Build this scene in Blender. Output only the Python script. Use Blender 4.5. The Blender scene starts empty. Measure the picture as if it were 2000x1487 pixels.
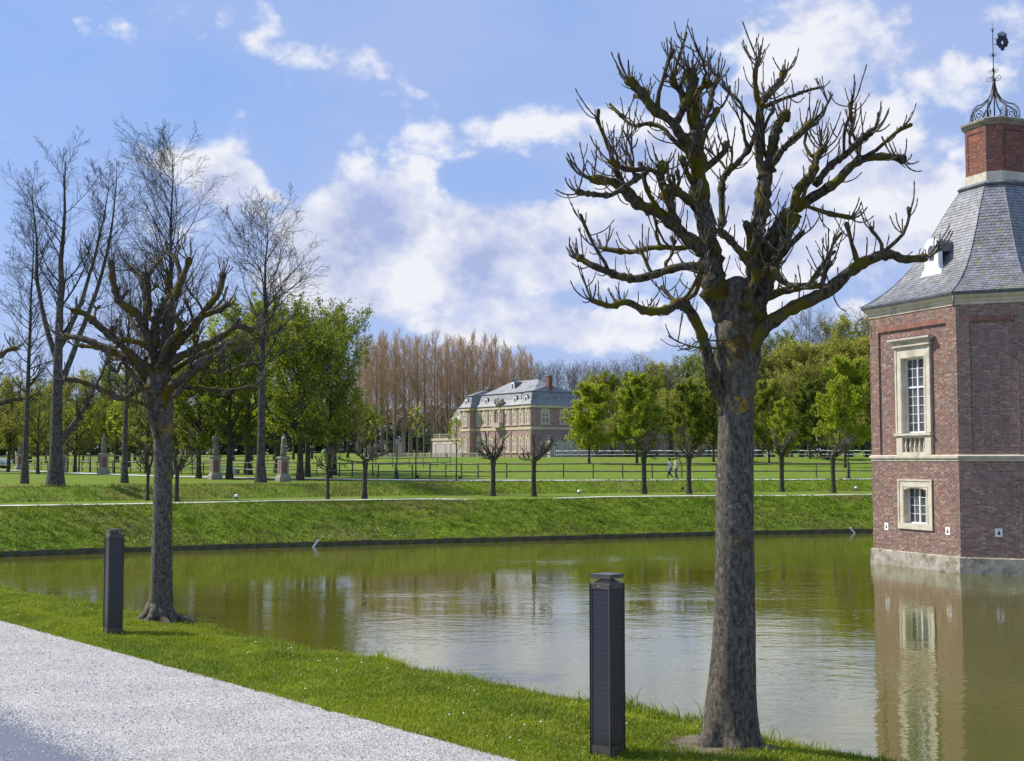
import bpy, bmesh, math, random
import numpy as np
from mathutils import Vector, Matrix

SC = bpy.context.scene
COL = SC.collection
rnd = random.Random(7)
R = math.radians

# ---------------------------------------------------------------- camera
EYE = 3.6
FPX = 2500.0                      # focal length in photo pixels (2000 wide)
PITCH = math.atan(156.5 / FPX)
cam = bpy.data.objects.new('camera', bpy.data.cameras.new('camera'))
COL.objects.link(cam)
cam.location = (0, 0, EYE)
cam.rotation_euler = (math.pi / 2 + PITCH, 0, 0)
cam.data.sensor_width = 36
cam.data.lens = 36 * FPX / 2000
cam.data.clip_start = 0.1
cam.data.clip_end = 9000
SC.camera = cam

# ---------------------------------------------------------------- sun, sky, exposure
SUN_EL = R(47)
SUN_AZ = R(69)                    # to the left of the view axis
SDIR = Vector((-math.sin(SUN_AZ) * math.cos(SUN_EL), math.cos(SUN_AZ) * math.cos(SUN_EL), math.sin(SUN_EL)))
sun = bpy.data.objects.new('sun', bpy.data.lights.new('sun', 'SUN'))
COL.objects.link(sun)
sun.data.energy = 5.0
sun.data.angle = R(0.5)
sun.data.color = (1.0, 0.945, 0.86)
sun.rotation_euler = (-SDIR).to_track_quat('-Z', 'Y').to_euler()
sun.location = (-40, 20, 60)
SC.view_settings.view_transform = 'Standard'
SC.view_settings.look = 'None'
SC.view_settings.gamma = 1
SC.view_settings.exposure = 0.35
SC.view_settings.use_curve_mapping = False
SC.render.engine = 'CYCLES'
SC.cycles.max_bounces = 6
SC.cycles.transparent_max_bounces = 8
SC.cycles.use_denoising = True

class NT:
    """small helper to write node graphs"""
    def __init__(self, tree):
        self.t = tree
        tree.nodes.clear()
    def n(self, typ, **kw):
        nd = self.t.nodes.new(typ)
        for k, v in kw.items():
            setattr(nd, k, v)
        return nd
    def put(self, sock, v):
        if v is None:
            return
        if isinstance(v, bpy.types.NodeSocket):
            self.t.links.new(v, sock)
        else:
            if sock.type == 'RGBA' and len(v) == 3:
                v = (*v, 1)
            sock.default_value = v
    def m(self, op, a, b=None, c=None, clamp=False):
        nd = self.n('ShaderNodeMath', operation=op, use_clamp=clamp)
        for i, v in enumerate((a, b, c)):
            self.put(nd.inputs[i], v)
        return nd.outputs[0]
    def v(self, op, a, b=None):
        nd = self.n('ShaderNodeVectorMath', operation=op)
        self.put(nd.inputs[0], a)
        if b is not None:
            self.put(nd.inputs[1], b)
        return nd.outputs[0]
    def noise(self, vec, scale, detail=4, rough=0.5, dist=0.0, color=False):
        nd = self.n('ShaderNodeTexNoise')
        self.put(nd.inputs['Vector'], vec)
        nd.inputs['Scale'].default_value = scale
        nd.inputs['Detail'].default_value = detail
        nd.inputs['Roughness'].default_value = rough
        nd.inputs['Distortion'].default_value = dist
        return nd.outputs['Color' if color else 'Fac']
    def mix(self, f, a, b, mode='MIX'):
        nd = self.n('ShaderNodeMix', data_type='RGBA', blend_type=mode)
        self.put(nd.inputs[0], f)
        self.put(nd.inputs[6], a)
        self.put(nd.inputs[7], b)
        return nd.outputs[2]
    def ss(self, x, lo, hi, a=0.0, b=1.0):
        nd = self.n('ShaderNodeMapRange', interpolation_type='SMOOTHSTEP')
        for i, v in enumerate((x, lo, hi, a, b)):
            self.put(nd.inputs[i], v)
        return nd.outputs[0]
    def bump(self, h, strength, dist=0.02, normal=None):
        nd = self.n('ShaderNodeBump')
        nd.inputs['Strength'].default_value = strength
        nd.inputs['Distance'].default_value = dist
        self.put(nd.inputs['Height'], h)
        if normal is not None:
            self.put(nd.inputs['Normal'], normal)
        return nd.outputs[0]

world = bpy.data.worlds.new('World')
SC.world = world
world.use_nodes = True
world.cycles.sampling_method = 'MANUAL'
world.cycles.sample_map_resolution = 512
w = NT(world.node_tree)
sky = w.n('ShaderNodeTexSky', sky_type='NISHITA', sun_disc=False)
sky.sun_elevation = SUN_EL
sky.sun_rotation = -SUN_AZ
sky.air_density = 1.0
sky.dust_density = 0.6
sky.ozone_density = 2.0
tc = w.n('ShaderNodeTexCoord')
D = tc.outputs['Generated']
sep = w.n('ShaderNodeSeparateXYZ')
w.put(sep.inputs[0], D)
AZ = w.m('ARCTAN2', sep.outputs[0], sep.outputs[1])
EL = w.m('ARCSINE', sep.outputs[2])
def cloud_density(shift):
    vec = w.v('MULTIPLY', w.v('ADD', D, shift), (1.0, 1.0, 1.35))
    a = w.noise(vec, 8.0, 8, 0.60, 0.2)
    b = w.noise(vec, 2.3, 3, 0.5)
    o = w.m('ADD', w.m('MULTIPLY', a, 0.95), w.m('MULTIPLY', b, 0.55))
    for sc_, wt in ((15.0, .26), (37.0, .13)):
        vo = w.n('ShaderNodeTexVoronoi', feature='F1')
        w.put(vo.inputs['Vector'], w.v('ADD', vec, w.v('MULTIPLY', w.noise(vec, sc_ * 1.3, 3, color=True), (.05, .05, .05))))
        vo.inputs['Scale'].default_value = sc_
        o = w.m('ADD', o, w.m('MULTIPLY', w.m('SUBTRACT', .42, vo.outputs['Distance']), wt))
    return o
def blob(px, py, rx, ry, wt):
    """a bank of cloud standing at one bearing and height in the sky"""
    az, el = math.atan((px - 1000) / FPX), math.atan((900 - py) / FPX)
    dx = w.m('DIVIDE', w.m('SUBTRACT', AZ, az), rx / FPX)
    dy = w.m('DIVIDE', w.m('SUBTRACT', EL, el), ry / FPX)
    r2 = w.m('ADD', w.m('MULTIPLY', dx, dx), w.m('MULTIPLY', dy, dy))
    return w.m('MULTIPLY', w.m('EXPONENT', w.m('MULTIPLY', r2, -1.0)), wt)
d0 = cloud_density((0, 0, 0))
d1 = cloud_density((-0.022, 0.0, 0.03))
blobs = None
for bb in [(745, 440, 150, 115, .60), (660, 480, 80, 110, .24), (940, 485, 110, 70, .40), (1150, 480, 190, 100, .42), (430, 355, 75, 50, .34),
           (1130, 650, 260, 50, .46), (780, 590, 260, 60, .22), (1040, 235, 120, 45, .16), (815, 190, 65, 55, .12), (690, 115, 75, 50, .04),
           (1750, 110, 330, 150, .20), (1480, 430, 330, 140, .26), (1260, 290, 210, 65, .20), (230, 120, 240, 100, .02), (1700, 420, 200, 160, .2),
           (1180, 90, 190, 110, -.22), (330, 200, 300, 90, -.16), (80, 520, 170, 220, -.30), (940, 350, 120, 40, -.24),
           (570, 330, 60, 60, -.22), (1400, 90, 130, 90, -.05)]:
    s = blob(*bb)
    blobs = s if blobs is None else w.m('ADD', blobs, s)
dens = w.m('ADD', d0, blobs)
cov = w.ss(dens, 0.80, 0.96)
veil = w.ss(w.m('ADD', w.noise(w.v('MULTIPLY', D, (1, 1, 2.0)), 2.6, 5, 0.6), w.m('MULTIPLY', blobs, .5)), 0.22, 0.72)
lit = w.m('ADD', w.m('MULTIPLY', w.m('SUBTRACT', d0, d1), 3.6), w.ss(dens, .88, 1.45, .86, .16), clamp=True)
thick = w.ss(dens, 0.9, 1.35)
cl_shade = w.mix(thick, (3.0, 3.7, 6.2), (3.3, 3.85, 5.9))
cl_col = w.mix(lit, cl_shade, (7.2, 7.25, 7.6))
blue = w.mix(0.62, w.mix(1.0, sky.outputs[0], (0.86, 0.96, 1.22), 'MULTIPLY'), w.mix(w.ss(EL, 0.0, 0.42), (2.8, 3.8, 6.7), (1.8, 3.45, 7.0)))
base_sky = w.mix(w.m('MULTIPLY', veil, 0.72), blue, (3.6, 4.35, 6.6))
full = w.mix(w.m('MULTIPLY', cov, 0.92), base_sky, cl_col)
bg = w.n('ShaderNodeBackground')
w.put(bg.inputs[0], full)
bg.inputs[1].default_value = 0.1
w.put(w.n('ShaderNodeOutputWorld').inputs[0], bg.outputs[0])

# ---------------------------------------------------------------- pixel <-> place helpers (photo pixels, 2000 x 1487)
def ray(px, py):
    u, v = (px - 1000) / FPX, (743.5 - py) / FPX
    return Vector((u, math.cos(PITCH) - v * math.sin(PITCH), math.sin(PITCH) + v * math.cos(PITCH)))
def at(px, py, Y):
    d = ray(px, py)
    return Vector((0, 0, EYE)) + d * (Y / d.y)
def on_level(px, py, z):
    d = ray(px, py)
    return Vector((0, 0, EYE)) + d * ((z - EYE) / d.z)

# ---------------------------------------------------------------- mesh helpers
def hash2(ix, iy, seed):
    h = (ix.astype(np.int64) * 374761393 + iy.astype(np.int64) * 668265263 + seed * 974634777) & 0x7fffffff
    h = ((h ^ (h >> 13)) * 1274126177) & 0x7fffffff
    return ((h ^ (h >> 16)) & 0xffff) / 65535.0
def vnoise(x, y, seed=0):
    x = np.asarray(x, float); y = np.asarray(y, float)
    ix = np.floor(x); iy = np.floor(y)
    fx = x - ix; fy = y - iy
    fx = fx * fx * (3 - 2 * fx); fy = fy * fy * (3 - 2 * fy)
    a = hash2(ix, iy, seed); b = hash2(ix + 1, iy, seed); c = hash2(ix, iy + 1, seed); d = hash2(ix + 1, iy + 1, seed)
    return (a * (1 - fx) + b * fx) * (1 - fy) + (c * (1 - fx) + d * fx) * fy
def sstep(x, a, b):
    t = np.clip((x - a) / (b - a), 0, 1)
    return t * t * (3 - 2 * t)

def np_mesh(name, V, F, smooth=False, cols=None):
    """V (n,3); F list of (m,k) index arrays; cols (n,3) per-vertex colour"""
    me = bpy.data.meshes.new(name)
    V = np.asarray(V, np.float32)
    F = [np.asarray(f, np.int32) for f in F if len(f)]
    me.vertices.add(len(V))
    me.vertices.foreach_set('co', V.ravel())
    nl = sum(f.size for f in F)
    npoly = sum(len(f) for f in F)
    me.loops.add(nl)
    me.polygons.add(npoly)
    me.loops.foreach_set('vertex_index', np.concatenate([f.ravel() for f in F]))
    tot = np.concatenate([np.full(len(f), f.shape[1], np.int32) for f in F])
    st = np.concatenate([[0], np.cumsum(tot)[:-1]]).astype(np.int32)
    me.polygons.foreach_set('loop_start', st)
    me.polygons.foreach_set('loop_total', tot)
    me.polygons.foreach_set('use_smooth', np.full(npoly, smooth))
    me.update(calc_edges=True)
    if cols is not None:
        ca = me.color_attributes.new('Col', 'FLOAT_COLOR', 'POINT')
        c4 = np.ones((len(V), 4), np.float32)
        c4[:, :3] = cols
        ca.data.foreach_set('color', c4.ravel())
    return me

def link(name, me, parent=None, mat=None, loc=None):
    o = bpy.data.objects.new(name, me)
    COL.objects.link(o)
    if parent is not None:
        o.parent = parent
    if mat is not None:
        if len(me.materials) == 0:
            me.materials.append(mat)
    if loc is not None:
        o.location = loc
    return o
def tag(o, label=None, cat=None, group=None, kind=None):
    if label: o['label'] = label
    if cat: o['category'] = cat
    if group: o['group'] = group
    if kind: o['kind'] = kind
    return o
def thing(name, label, cat, loc=(0, 0, 0), rz=0.0, group=None):
    o = bpy.data.objects.new(name, None)
    COL.objects.link(o)
    o.empty_display_size = 0.3
    o.location = loc
    o.rotation_euler = (0, 0, rz)
    return tag(o, label, cat, group)
def copy_tree(root, label=None, loc=None, rz=None, scale=None, group=None):
    r = root.copy(); COL.objects.link(r)
    if label: r['label'] = label
    if group: r['group'] = group
    if loc is not None: r.location = loc
    if rz is not None: r.rotation_euler = (0, 0, rz)
    if scale is not None: r.scale = scale
    for ch in list(root.children):
        c = ch.copy(); COL.objects.link(c); c.parent = r
        for g in ch.children:
            d = g.copy(); COL.objects.link(d); d.parent = c
    return r

class MB:
    """collects simple solids into one mesh"""
    def __init__(self):
        self.v = []; self.f = []
    def add(self, vs, fs):
        b = len(self.v)
        self.v += [tuple(p) for p in vs]
        self.f += [tuple(i + b for i in f) for f in fs]
        return self
    def box(self, x0, x1, y0, y1, z0, z1, M=None):
        vs = [Vector((x, y, z)) for z in (z0, z1) for (x, y) in ((x0, y0), (x1, y0), (x1, y1), (x0, y1))]
        if M is not None: vs = [M @ p for p in vs]
        return self.add(vs, [(3, 2, 1, 0), (4, 5, 6, 7), (0, 1, 5, 4), (1, 2, 6, 5), (2, 3, 7, 6), (3, 0, 4, 7)])
    def prism(self, poly, z0, z1, M=None, top=1.0, c=(0, 0)):
        n = len(poly)
        vs = [Vector((x, y, z0)) for x, y in poly] + [Vector((c[0] + (x - c[0]) * top, c[1] + (y - c[1]) * top, z1)) for x, y in poly]
        if M is not None: vs = [M @ p for p in vs]
        return self.add(vs, [tuple(range(n))[::-1], tuple(range(n, 2 * n))] + [(i, (i + 1) % n, n + (i + 1) % n, n + i) for i in range(n)])
    def rings(self, rings, cap=True):
        n = len(rings[0]); vs = [p for r in rings for p in r]; fs = []
        for k in range(len(rings) - 1):
            for i in range(n):
                j = (i + 1) % n
                fs.append((k * n + i, k * n + j, (k + 1) * n + j, (k + 1) * n + i))
        if cap:
            fs.append(tuple(range(n))[::-1]); fs.append(tuple(range((len(rings) - 1) * n, len(rings) * n)))
        return self.add(vs, fs)
    def lathe(self, prof, n=12, c=(0, 0, 0), M=None):
        rs = []
        for r, z in prof:
            ring = [Vector((c[0] + r * math.cos(2 * math.pi * i / n), c[1] + r * math.sin(2 * math.pi * i / n), c[2] + z)) for i in range(n)]
            if M is not None: ring = [M @ p for p in ring]
            rs.append(ring)
        return self.rings(rs)
    def tube(self, pts, rad, n=6, cap=True):
        pts = [Vector(p) for p in pts]
        if not hasattr(rad, '__len__'): rad = [rad] * len(pts)
        rs = []; ref = None
        for i, p in enumerate(pts):
            t = (pts[min(i + 1, len(pts) - 1)] - pts[max(i - 1, 0)]).normalized()
            if ref is None:
                ref = t.orthogonal().normalized()
            ref = (ref - t * ref.dot(t)).normalized()
            b = t.cross(ref)
            rs.append([p + (ref * math.cos(2 * math.pi * k / n) + b * math.sin(2 * math.pi * k / n)) * rad[i] for k in range(n)])
        return self.rings(rs, cap)
    def mesh(self, name, smooth=False):
        me = bpy.data.meshes.new(name)
        me.from_pydata(self.v, [], self.f)
        if smooth:
            me.polygons.foreach_set('use_smooth', [True] * len(me.polygons))
        me.update()
        return me
    def build(self, name, mat, parent=None, smooth=False, loc=None):
        return link(name, self.mesh(name, smooth), parent, mat, loc)

def tubes(P, Rd, sides=3):
    """P (N,K,3), Rd (N,K) -> verts, quads of N tapered tubes"""
    N, K, _ = P.shape
    T = np.gradient(P, axis=1)
    T /= np.linalg.norm(T, axis=2, keepdims=True) + 1e-9
    mean = P[:, -1] - P[:, 0]
    ref = np.where(np.abs(mean[:, 2:3]) > 0.8 * np.linalg.norm(mean, axis=1, keepdims=True), np.array([[1., 0.2, 0]]), np.array([[0.1, 0.2, 1.]]))
    A = np.cross(T, ref[:, None, :]); A /= np.linalg.norm(A, axis=2, keepdims=True) + 1e-9
    B = np.cross(T, A)
    ang = np.arange(sides) * 2 * math.pi / sides
    V = P[:, :, None, :] + Rd[:, :, None, None] * (A[:, :, None, :] * np.cos(ang)[None, None, :, None] + B[:, :, None, :] * np.sin(ang)[None, None, :, None])
    idx = np.arange(N * K * sides).reshape(N, K, sides)
    nx = np.roll(idx, -1, axis=2)
    F = np.stack([idx[:, :-1], nx[:, :-1], nx[:, 1:], idx[:, 1:]], axis=-1).reshape(-1, 4)
    return V.reshape(-1, 3), F
def join_np(parts):
    Vs, Fs, b = [], [], 0
    for V, F in parts:
        Vs.append(V); Fs.append(np.asarray(F) + b); b += len(V)
    k4 = [f for f in Fs if f.shape[1] == 4]; k3 = [f for f in Fs if f.shape[1] == 3]
    out = []
    if k4: out.append(np.concatenate(k4))
    if k3: out.append(np.concatenate(k3))
    return np.concatenate(Vs), out

# ---------------------------------------------------------------- materials
def new_mat(name):
    m = bpy.data.materials.new(name)
    m.use_nodes = True
    return m, NT(m.node_tree)
def finish(t, col, rough=0.8, normal=None, spec=0.3, **kw):
    b = t.n('ShaderNodeBsdfPrincipled')
    t.put(b.inputs['Base Color'], col)
    t.put(b.inputs['Roughness'], rough)
    b.inputs['Specular IOR Level'].default_value = spec
    for k, v in kw.items():
        t.put(b.inputs[k.replace('_', ' ')], v)
    if normal is not None: t.put(b.inputs['Normal'], normal)
    o = t.n('ShaderNodeOutputMaterial')
    t.put(o.inputs[0], b.outputs[0])
    return b, o
def pm(name, c1, c2, scale=4, rough=0.8, bump=0.0, bscale=None, detail=6, dist=0.02, spec=0.3, lo=.35, hi=.65, c3=None, s3=1.0, stretch=None):
    m, t = new_mat(name)
    co = t.n('ShaderNodeTexCoord').outputs['Object']
    if stretch: co = t.v('MULTIPLY', co, stretch)
    f = t.ss(t.noise(co, scale, detail, 0.6), lo, hi)
    c = t.mix(f, c1, c2)
    if c3 is not None:
        c = t.mix(t.ss(t.noise(co, s3, 5, 0.6), .5, .68), c, c3)
    nr = t.bump(t.noise(co, bscale or scale * 4, 5, 0.6), bump, dist) if bump else None
    finish(t, c, rough, nr, spec)
    return m
def attr_mat(name, rough=0.8, bump=0.0, bscale=60, spec=0.25, trans=0.0, stain=None, var=0.25, nscale=8):
    """colour from the mesh's Col attribute with a little grain"""
    m, t = new_mat(name)
    a = t.n('ShaderNodeAttribute', attribute_name='Col').outputs['Color']
    co = t.n('ShaderNodeTexCoord').outputs['Object']
    g = t.ss(t.noise(co, nscale, 5, 0.6), .25, .75, 1 - var, 1 + var)
    cc = t.n('ShaderNodeCombineColor')
    for i in range(3): t.put(cc.inputs[i], g)
    c = t.mix(1.0, a, cc.outputs[0], 'MULTIPLY')
    if stain:
        c = t.mix(t.ss(t.noise(t.v('MULTIPLY', co, (1, 1, .35)), .9, 6, .65), .48, .72, 0, .55), c, stain)
    nr = t.bump(t.noise(co, bscale, 4, 0.6), bump, 0.01) if bump else None
    b, o = finish(t, c, rough, nr, spec)
    if trans:
        tr = t.n('ShaderNodeBsdfTranslucent')
        t.put(tr.inputs[0], c)
        mx = t.n('ShaderNodeMixShader')
        mx.inputs[0].default_value = trans
        t.put(mx.inputs[1], b.outputs[0]); t.put(mx.inputs[2], tr.outputs[0]); t.put(o.inputs[0], mx.outputs[0])
    return m
def leaf_mat(name, c1, c2, trans=0.4):
    m, t = new_mat(name)
    co = t.n('ShaderNodeTexCoord').outputs['Object']
    ri = t.n('ShaderNodeObjectInfo').outputs['Random']
    a = t.n('ShaderNodeAttribute', attribute_name='Col').outputs['Fac']
    f = t.m('ADD', t.m('MULTIPLY', t.ss(t.noise(co, 0.9, 3), .3, .7), .35), t.m('ADD', t.m('MULTIPLY', a, .5), t.m('MULTIPLY', ri, .25)), clamp=True)
    c = t.mix(f, c1, c2)
    b, o = finish(t, c, 0.55, None, 0.3)
    tr = t.n('ShaderNodeBsdfTranslucent')
    t.put(tr.inputs[0], t.mix(1.0, c, (1.25, 1.25, 0.7), 'MULTIPLY'))
    mx = t.n('ShaderNodeMixShader')
    mx.inputs[0].default_value = trans
    t.put(mx.inputs[1], b.outputs[0]); t.put(mx.inputs[2], tr.outputs[0]); t.put(o.inputs[0], mx.outputs[0])
    return m
def bark_mat(name, c1, c2, moss=None, scale=6, mossup=False, lichen=False, bump=0.6, mlo=.52, mhi=.66):
    m, t = new_mat(name)
    co = t.n('ShaderNodeTexCoord').outputs['Object']
    st = t.v('MULTIPLY', co, (1, 1, 0.5))
    n1 = t.noise(st, scale, 8, 0.65)
    c = t.mix(t.ss(n1, .35, .65), c1, c2)
    if lichen:
        v1 = t.ss(t.noise(co, 16, 6, .75), .57, .63)
        c = t.mix(t.m('MULTIPLY', v1, t.ss(t.noise(co, 1.7, 3), .35, .6, .1, .8)), c, (.34, .35, .32))
        v2 = t.ss(t.noise(t.v('ADD', co, (7, 3, 1)), 2.2, 5, .65), .61, .64)
        c = t.mix(t.m('MULTIPLY', v2, t.ss(t.noise(co, 30, 3), .47, .55)), c, (.42, .27, .02))
    if moss:
        mo = t.noise(t.v('ADD', co, (3, 5, 9)), 2.4, 6, .65)
        if mossup:
            sz = t.n('ShaderNodeSeparateXYZ'); t.put(sz.inputs[0], co)
            mo = t.m('ADD', t.m('ADD', t.m('MULTIPLY', mo, .55), t.m('MULTIPLY', t.noise(co, 11, 5, .7), .45)), t.ss(sz.outputs[2], 3.9, 4.9, -.25, .035))
        c = t.mix(t.ss(mo, mlo, mhi), c, t.mix(t.ss(t.noise(co, 7, 4), .4, .6), moss, (moss[0] * 1.2, moss[1] * .8, moss[2])))
    finish(t, c, 0.9, t.bump(t.noise(st, scale * 4.5, 7, .7), bump, 0.03), 0.15)
    return m

M = {}
def grass_mat(name, a, b, c, dry=None):
    m, t = new_mat(name)
    co = t.n('ShaderNodeTexCoord').outputs['Object']
    f1 = t.ss(t.noise(co, 0.35, 5, .6), .38, .62)
    f2 = t.ss(t.noise(co, 3.0, 6, .65), .35, .65)
    col = t.mix(f1, a, b)
    col = t.mix(t.m('MULTIPLY', f2, .6), col, c)
    if dry: col = t.mix(t.ss(t.noise(t.v('ADD', co, (9, 4, 2)), 0.22, 7, .7), .48, .68), col, dry)
    finish(t, col, 0.95, t.bump(t.noise(co, 28, 6, .7), .7, .05), 0.1)
    return m
M['lawn'] = grass_mat('lawn_grass', (.115, .18, .016), (.15, .205, .018), (.08, .15, .014), (.17, .175, .04))
M['bank'] = grass_mat('bank_grass', (.12, .19, .014), (.16, .22, .016), (.09, .16, .012), (.16, .16, .035))
M['near'] = grass_mat('verge_grass', (.12, .19, .014), (.17, .23, .018), (.08, .14, .012), (.19, .20, .04))
M['blade'] = attr_mat('grass_blade', .6, 0, 60, .25, .35, var=.2, nscale=1.5)
M['mud'] = pm('mud', (.09, .07, .045), (.15, .125, .09), 6, .95, .6, 30)
M['asphalt'] = pm('asphalt', (.12, .135, .17), (.16, .18, .22), 30, .9, .4, 160)
M['path'] = pm('path_gravel', (.42, .40, .34), (.54, .51, .44), 3, .95, .3, 60)
M['edge_stone'] = pm('edge_stone', (.06, .052, .034), (.15, .13, .09), 3, .9, .7, 14, c3=(.07, .10, .02), s3=2.2)
M['bark_near'] = bark_mat('chestnut_bark', (.066, .058, .044), (.205, .182, .142), (.080, .064, .008), 22, True, True, 1.0)
M['bark_branch'] = bark_mat('mossy_branch_bark', (.034, .028, .018), (.165, .14, .10), (.13, .13, .013), 24, False, False, 1.0, .47, .58)
M['shoot'] = pm('shoot_bark', (.055, .047, .034), (.15, .13, .10), 14, .8, .3, 60)
M['bark_far'] = bark_mat('far_bark', (.040, .036, .028), (.10, .092, .072), (.08, .085, .02), 7, bump=.6)
M['bark_tall'] = bark_mat('beech_bark', (.050, .045, .038), (.14, .13, .112), None, 7, bump=.8)
M['twig_dark'] = pm('twig_dark', (.036, .032, .025), (.075, .066, .053), 3, .9)
M['twig_brown'] = pm('twig_brown', (.36, .24, .145), (.47, .32, .20), .5, .9)
M['twig_blue'] = pm('twig_grey', (.12, .105, .085), (.18, .16, .13), .5, .9)
M['poplar_bark'] = pm('poplar_bark', (.13, .115, .10), (.20, .185, .165), 1.5, .9)
M['leaf_fresh'] = leaf_mat('leaf_fresh', (.18, .24, .016), (.42, .46, .04), .48)
M['leaf_mid'] = leaf_mat('leaf_mid', (.09, .125, .015), (.26, .30, .03), .46)
M['leaf_olive'] = leaf_mat('leaf_olive', (.16, .165, .04), (.33, .32, .07), .48)
M['leaf_forest'] = leaf_mat('leaf_forest', (.21, .22, .055), (.42, .41, .09), .55)
M['bud_brown'] = leaf_mat('bud_brown', (.42, .27, .15), (.56, .38, .21))
M['wood'] = pm('fence_wood', (.11, .085, .06), (.19, .155, .115), 5, .85, .4, 30, stretch=(1, 1, 1))
M['rail_sunlit'] = pm('sunlit_rail_wood', (.17, .14, .105), (.30, .26, .20), 3, .8, .3, 30)  # fence wood lightened to stand for sunlight on the rails
M['white'] = pm('white_paint', (.76, .76, .74), (.82, .82, .80), 3, .5)
M['stone'] = pm('sandstone', (.53, .48, .37), (.64, .59, .47), 2.2, .85, .3, 26, c3=(.40, .37, .29), s3=1.3)
M['stone_grey'] = pm('grey_stone', (.24, .22, .17), (.36, .335, .27), 3, .9, .5, 20, c3=(.20, .19, .13), s3=1.6)
M['plinth'] = pm('plinth_concrete', (.27, .25, .20), (.43, .40, .33), 3.5, .9, .6, 18, c3=(.15, .14, .085), s3=1.8)
M['brick'] = attr_mat('brick', .85, .4, 45, .2, var=.22, nscale=12, stain=(.17, .12, .10))
M['mortar'] = pm('mortar', (.44, .40, .35), (.54, .49, .43), 9, .95, .3, 50)
M['slate'] = attr_mat('slate', .42, .25, 40, .5, var=.3, nscale=3, stain=(.17, .18, .14))
M['lead'] = pm('lead_sheet', (.09, .10, .12), (.15, .16, .18), 4, .5, .1, 20, spec=.5)
M['iron'] = pm('wrought_iron', (.012, .013, .016), (.03, .03, .032), 8, .5, .2, 60, spec=.5)
M['glass'] = pm('window_glass', (.04, .05, .06), (.12, .13, .14), 1.2, .06, spec=.8)
M['dark'] = pm('dark_opening', (.006, .006, .006), (.012, .012, .012), 4, .95)
M['bollard'] = pm('bollard_metal', (.075, .068, .056), (.095, .087, .072), 6, .42, .05, 200, spec=.5)
M['bollard_dark'] = pm('bollard_seam', (.010, .010, .010), (.016, .016, .016), 6, .4)
M['cell'] = pm('solar_cell', (.030, .032, .042), (.036, .038, .050), 3, .30, spec=.6)
M['palace_brick'] = None

# ================================================================ GROUND, BANKS, WATER
WATER = -0.76
EX = np.array([-120, -60, -40, -30, -23.1, -21.1, -19.4, -17.3, -15.3, -6.7, 2.8, 12.2, 21.8, 40, 70, 140.])
EY = np.array([46, 48, 51.5, 55, 58.2, 59.7, 60.6, 61.9, 63.2, 66.9, 70.8, 75.2, 78.2, 81, 84, 90.])
_fx = np.linspace(-120, 140, 1041)
_fy = np.interp(_fx, EX, EY)
_k = np.ones(25) / 25
_fy = np.convolve(np.pad(_fy, 12, mode='edge'), _k, 'valid')
def Ye(x): return np.interp(x, _fx, _fy)
B2X = np.array([-120, -60, -26, -10, 0, 21, 60, 140.])
B2Y = np.array([40, 50, 72, 84, 90, 96.5, 106, 118.])
_by = np.convolve(np.pad(np.interp(_fx, B2X, B2Y), 12, mode='edge'), _k, 'valid')
def B2(x): return np.interp(x, _fx, _by)
def far_h(x, y, rough=True):
    x = np.asarray(x, float); y = np.asarray(y, float)
    s = (y - Ye(x)) * 0.9
    z = np.interp(s, [-1, 0, 0.5, 2.0, 3.6, 4.6, 6.0, 40], [-.56, -.52, -.36, .36, 1.06, 1.26, 1.30, 1.30])
    t = (y - B2(x)) * 0.85
    z = z + 0.72 * sstep(t, -0.4, 2.6)
    z = z + (0.015 * np.clip(y - 100, 0, 70) + 1.05 * sstep(y, 168, 193)) * (.55 + .45 * sstep(x / np.maximum(y, 1), -.30, -.08)) + 0.012 * np.clip(y - 260, 0, 500)
    if rough:
        bank = np.maximum(sstep(s, .1, .8) * (1 - sstep(s, 3.6, 5.0)), sstep(t, -.4, .3) * (1 - sstep(t, 2.2, 3.0)))
        n = vnoise(x * 1.1, y * 2.6, 1) * .6 + vnoise(x * 2.6, y * 5.0, 2) * .4 - .5
        z = z + n * (0.26 * bank + 0.03)
    return z
def far_hit(px, py):
    d = ray(px, py)
    Y = np.linspace(45, 420, 6000)
    x = d.x / d.y * Y; zr = EYE + d.z / d.y * Y
    ok = (Y > Ye(x)) & (zr <= far_h(x, Y, False))
    i = int(np.argmax(ok))
    if not ok[i]: i = len(Y) - 1
    return Vector((x[i], Y[i], float(far_h(x[i], Y[i]))))
def far_at(px, Y):
    x = (px - 1000) / FPX * Y * 1.002
    return Vector((x, Y, float(far_h(x, Y))))

xs = np.concatenate([np.linspace(-400, -60, 40), np.linspace(-59, -46, 16), np.arange(-45, 46, .3), np.linspace(47, 60, 16), np.linspace(64, 400, 40)])
ss = np.concatenate([[-.25], np.arange(0, 5.4, .17), np.arange(5.5, 45, .55), np.arange(46, 130, 3), np.geomspace(135, 5000, 40)])
XX, SS = np.meshgrid(xs, ss)
spread = 1 + np.clip(SS - 120, 0, None) / 140
XW = XX * spread
YW = Ye(XX) + SS / .9
ZW = far_h(XW, YW)
ZW[0] = -1.6
nr, nc = XX.shape
idx = np.arange(nr * nc).reshape(nr, nc)
Fg = np.stack([idx[:-1, :-1], idx[:-1, 1:], idx[1:, 1:], idx[1:, :-1]], -1).reshape(-1, 4)
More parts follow.
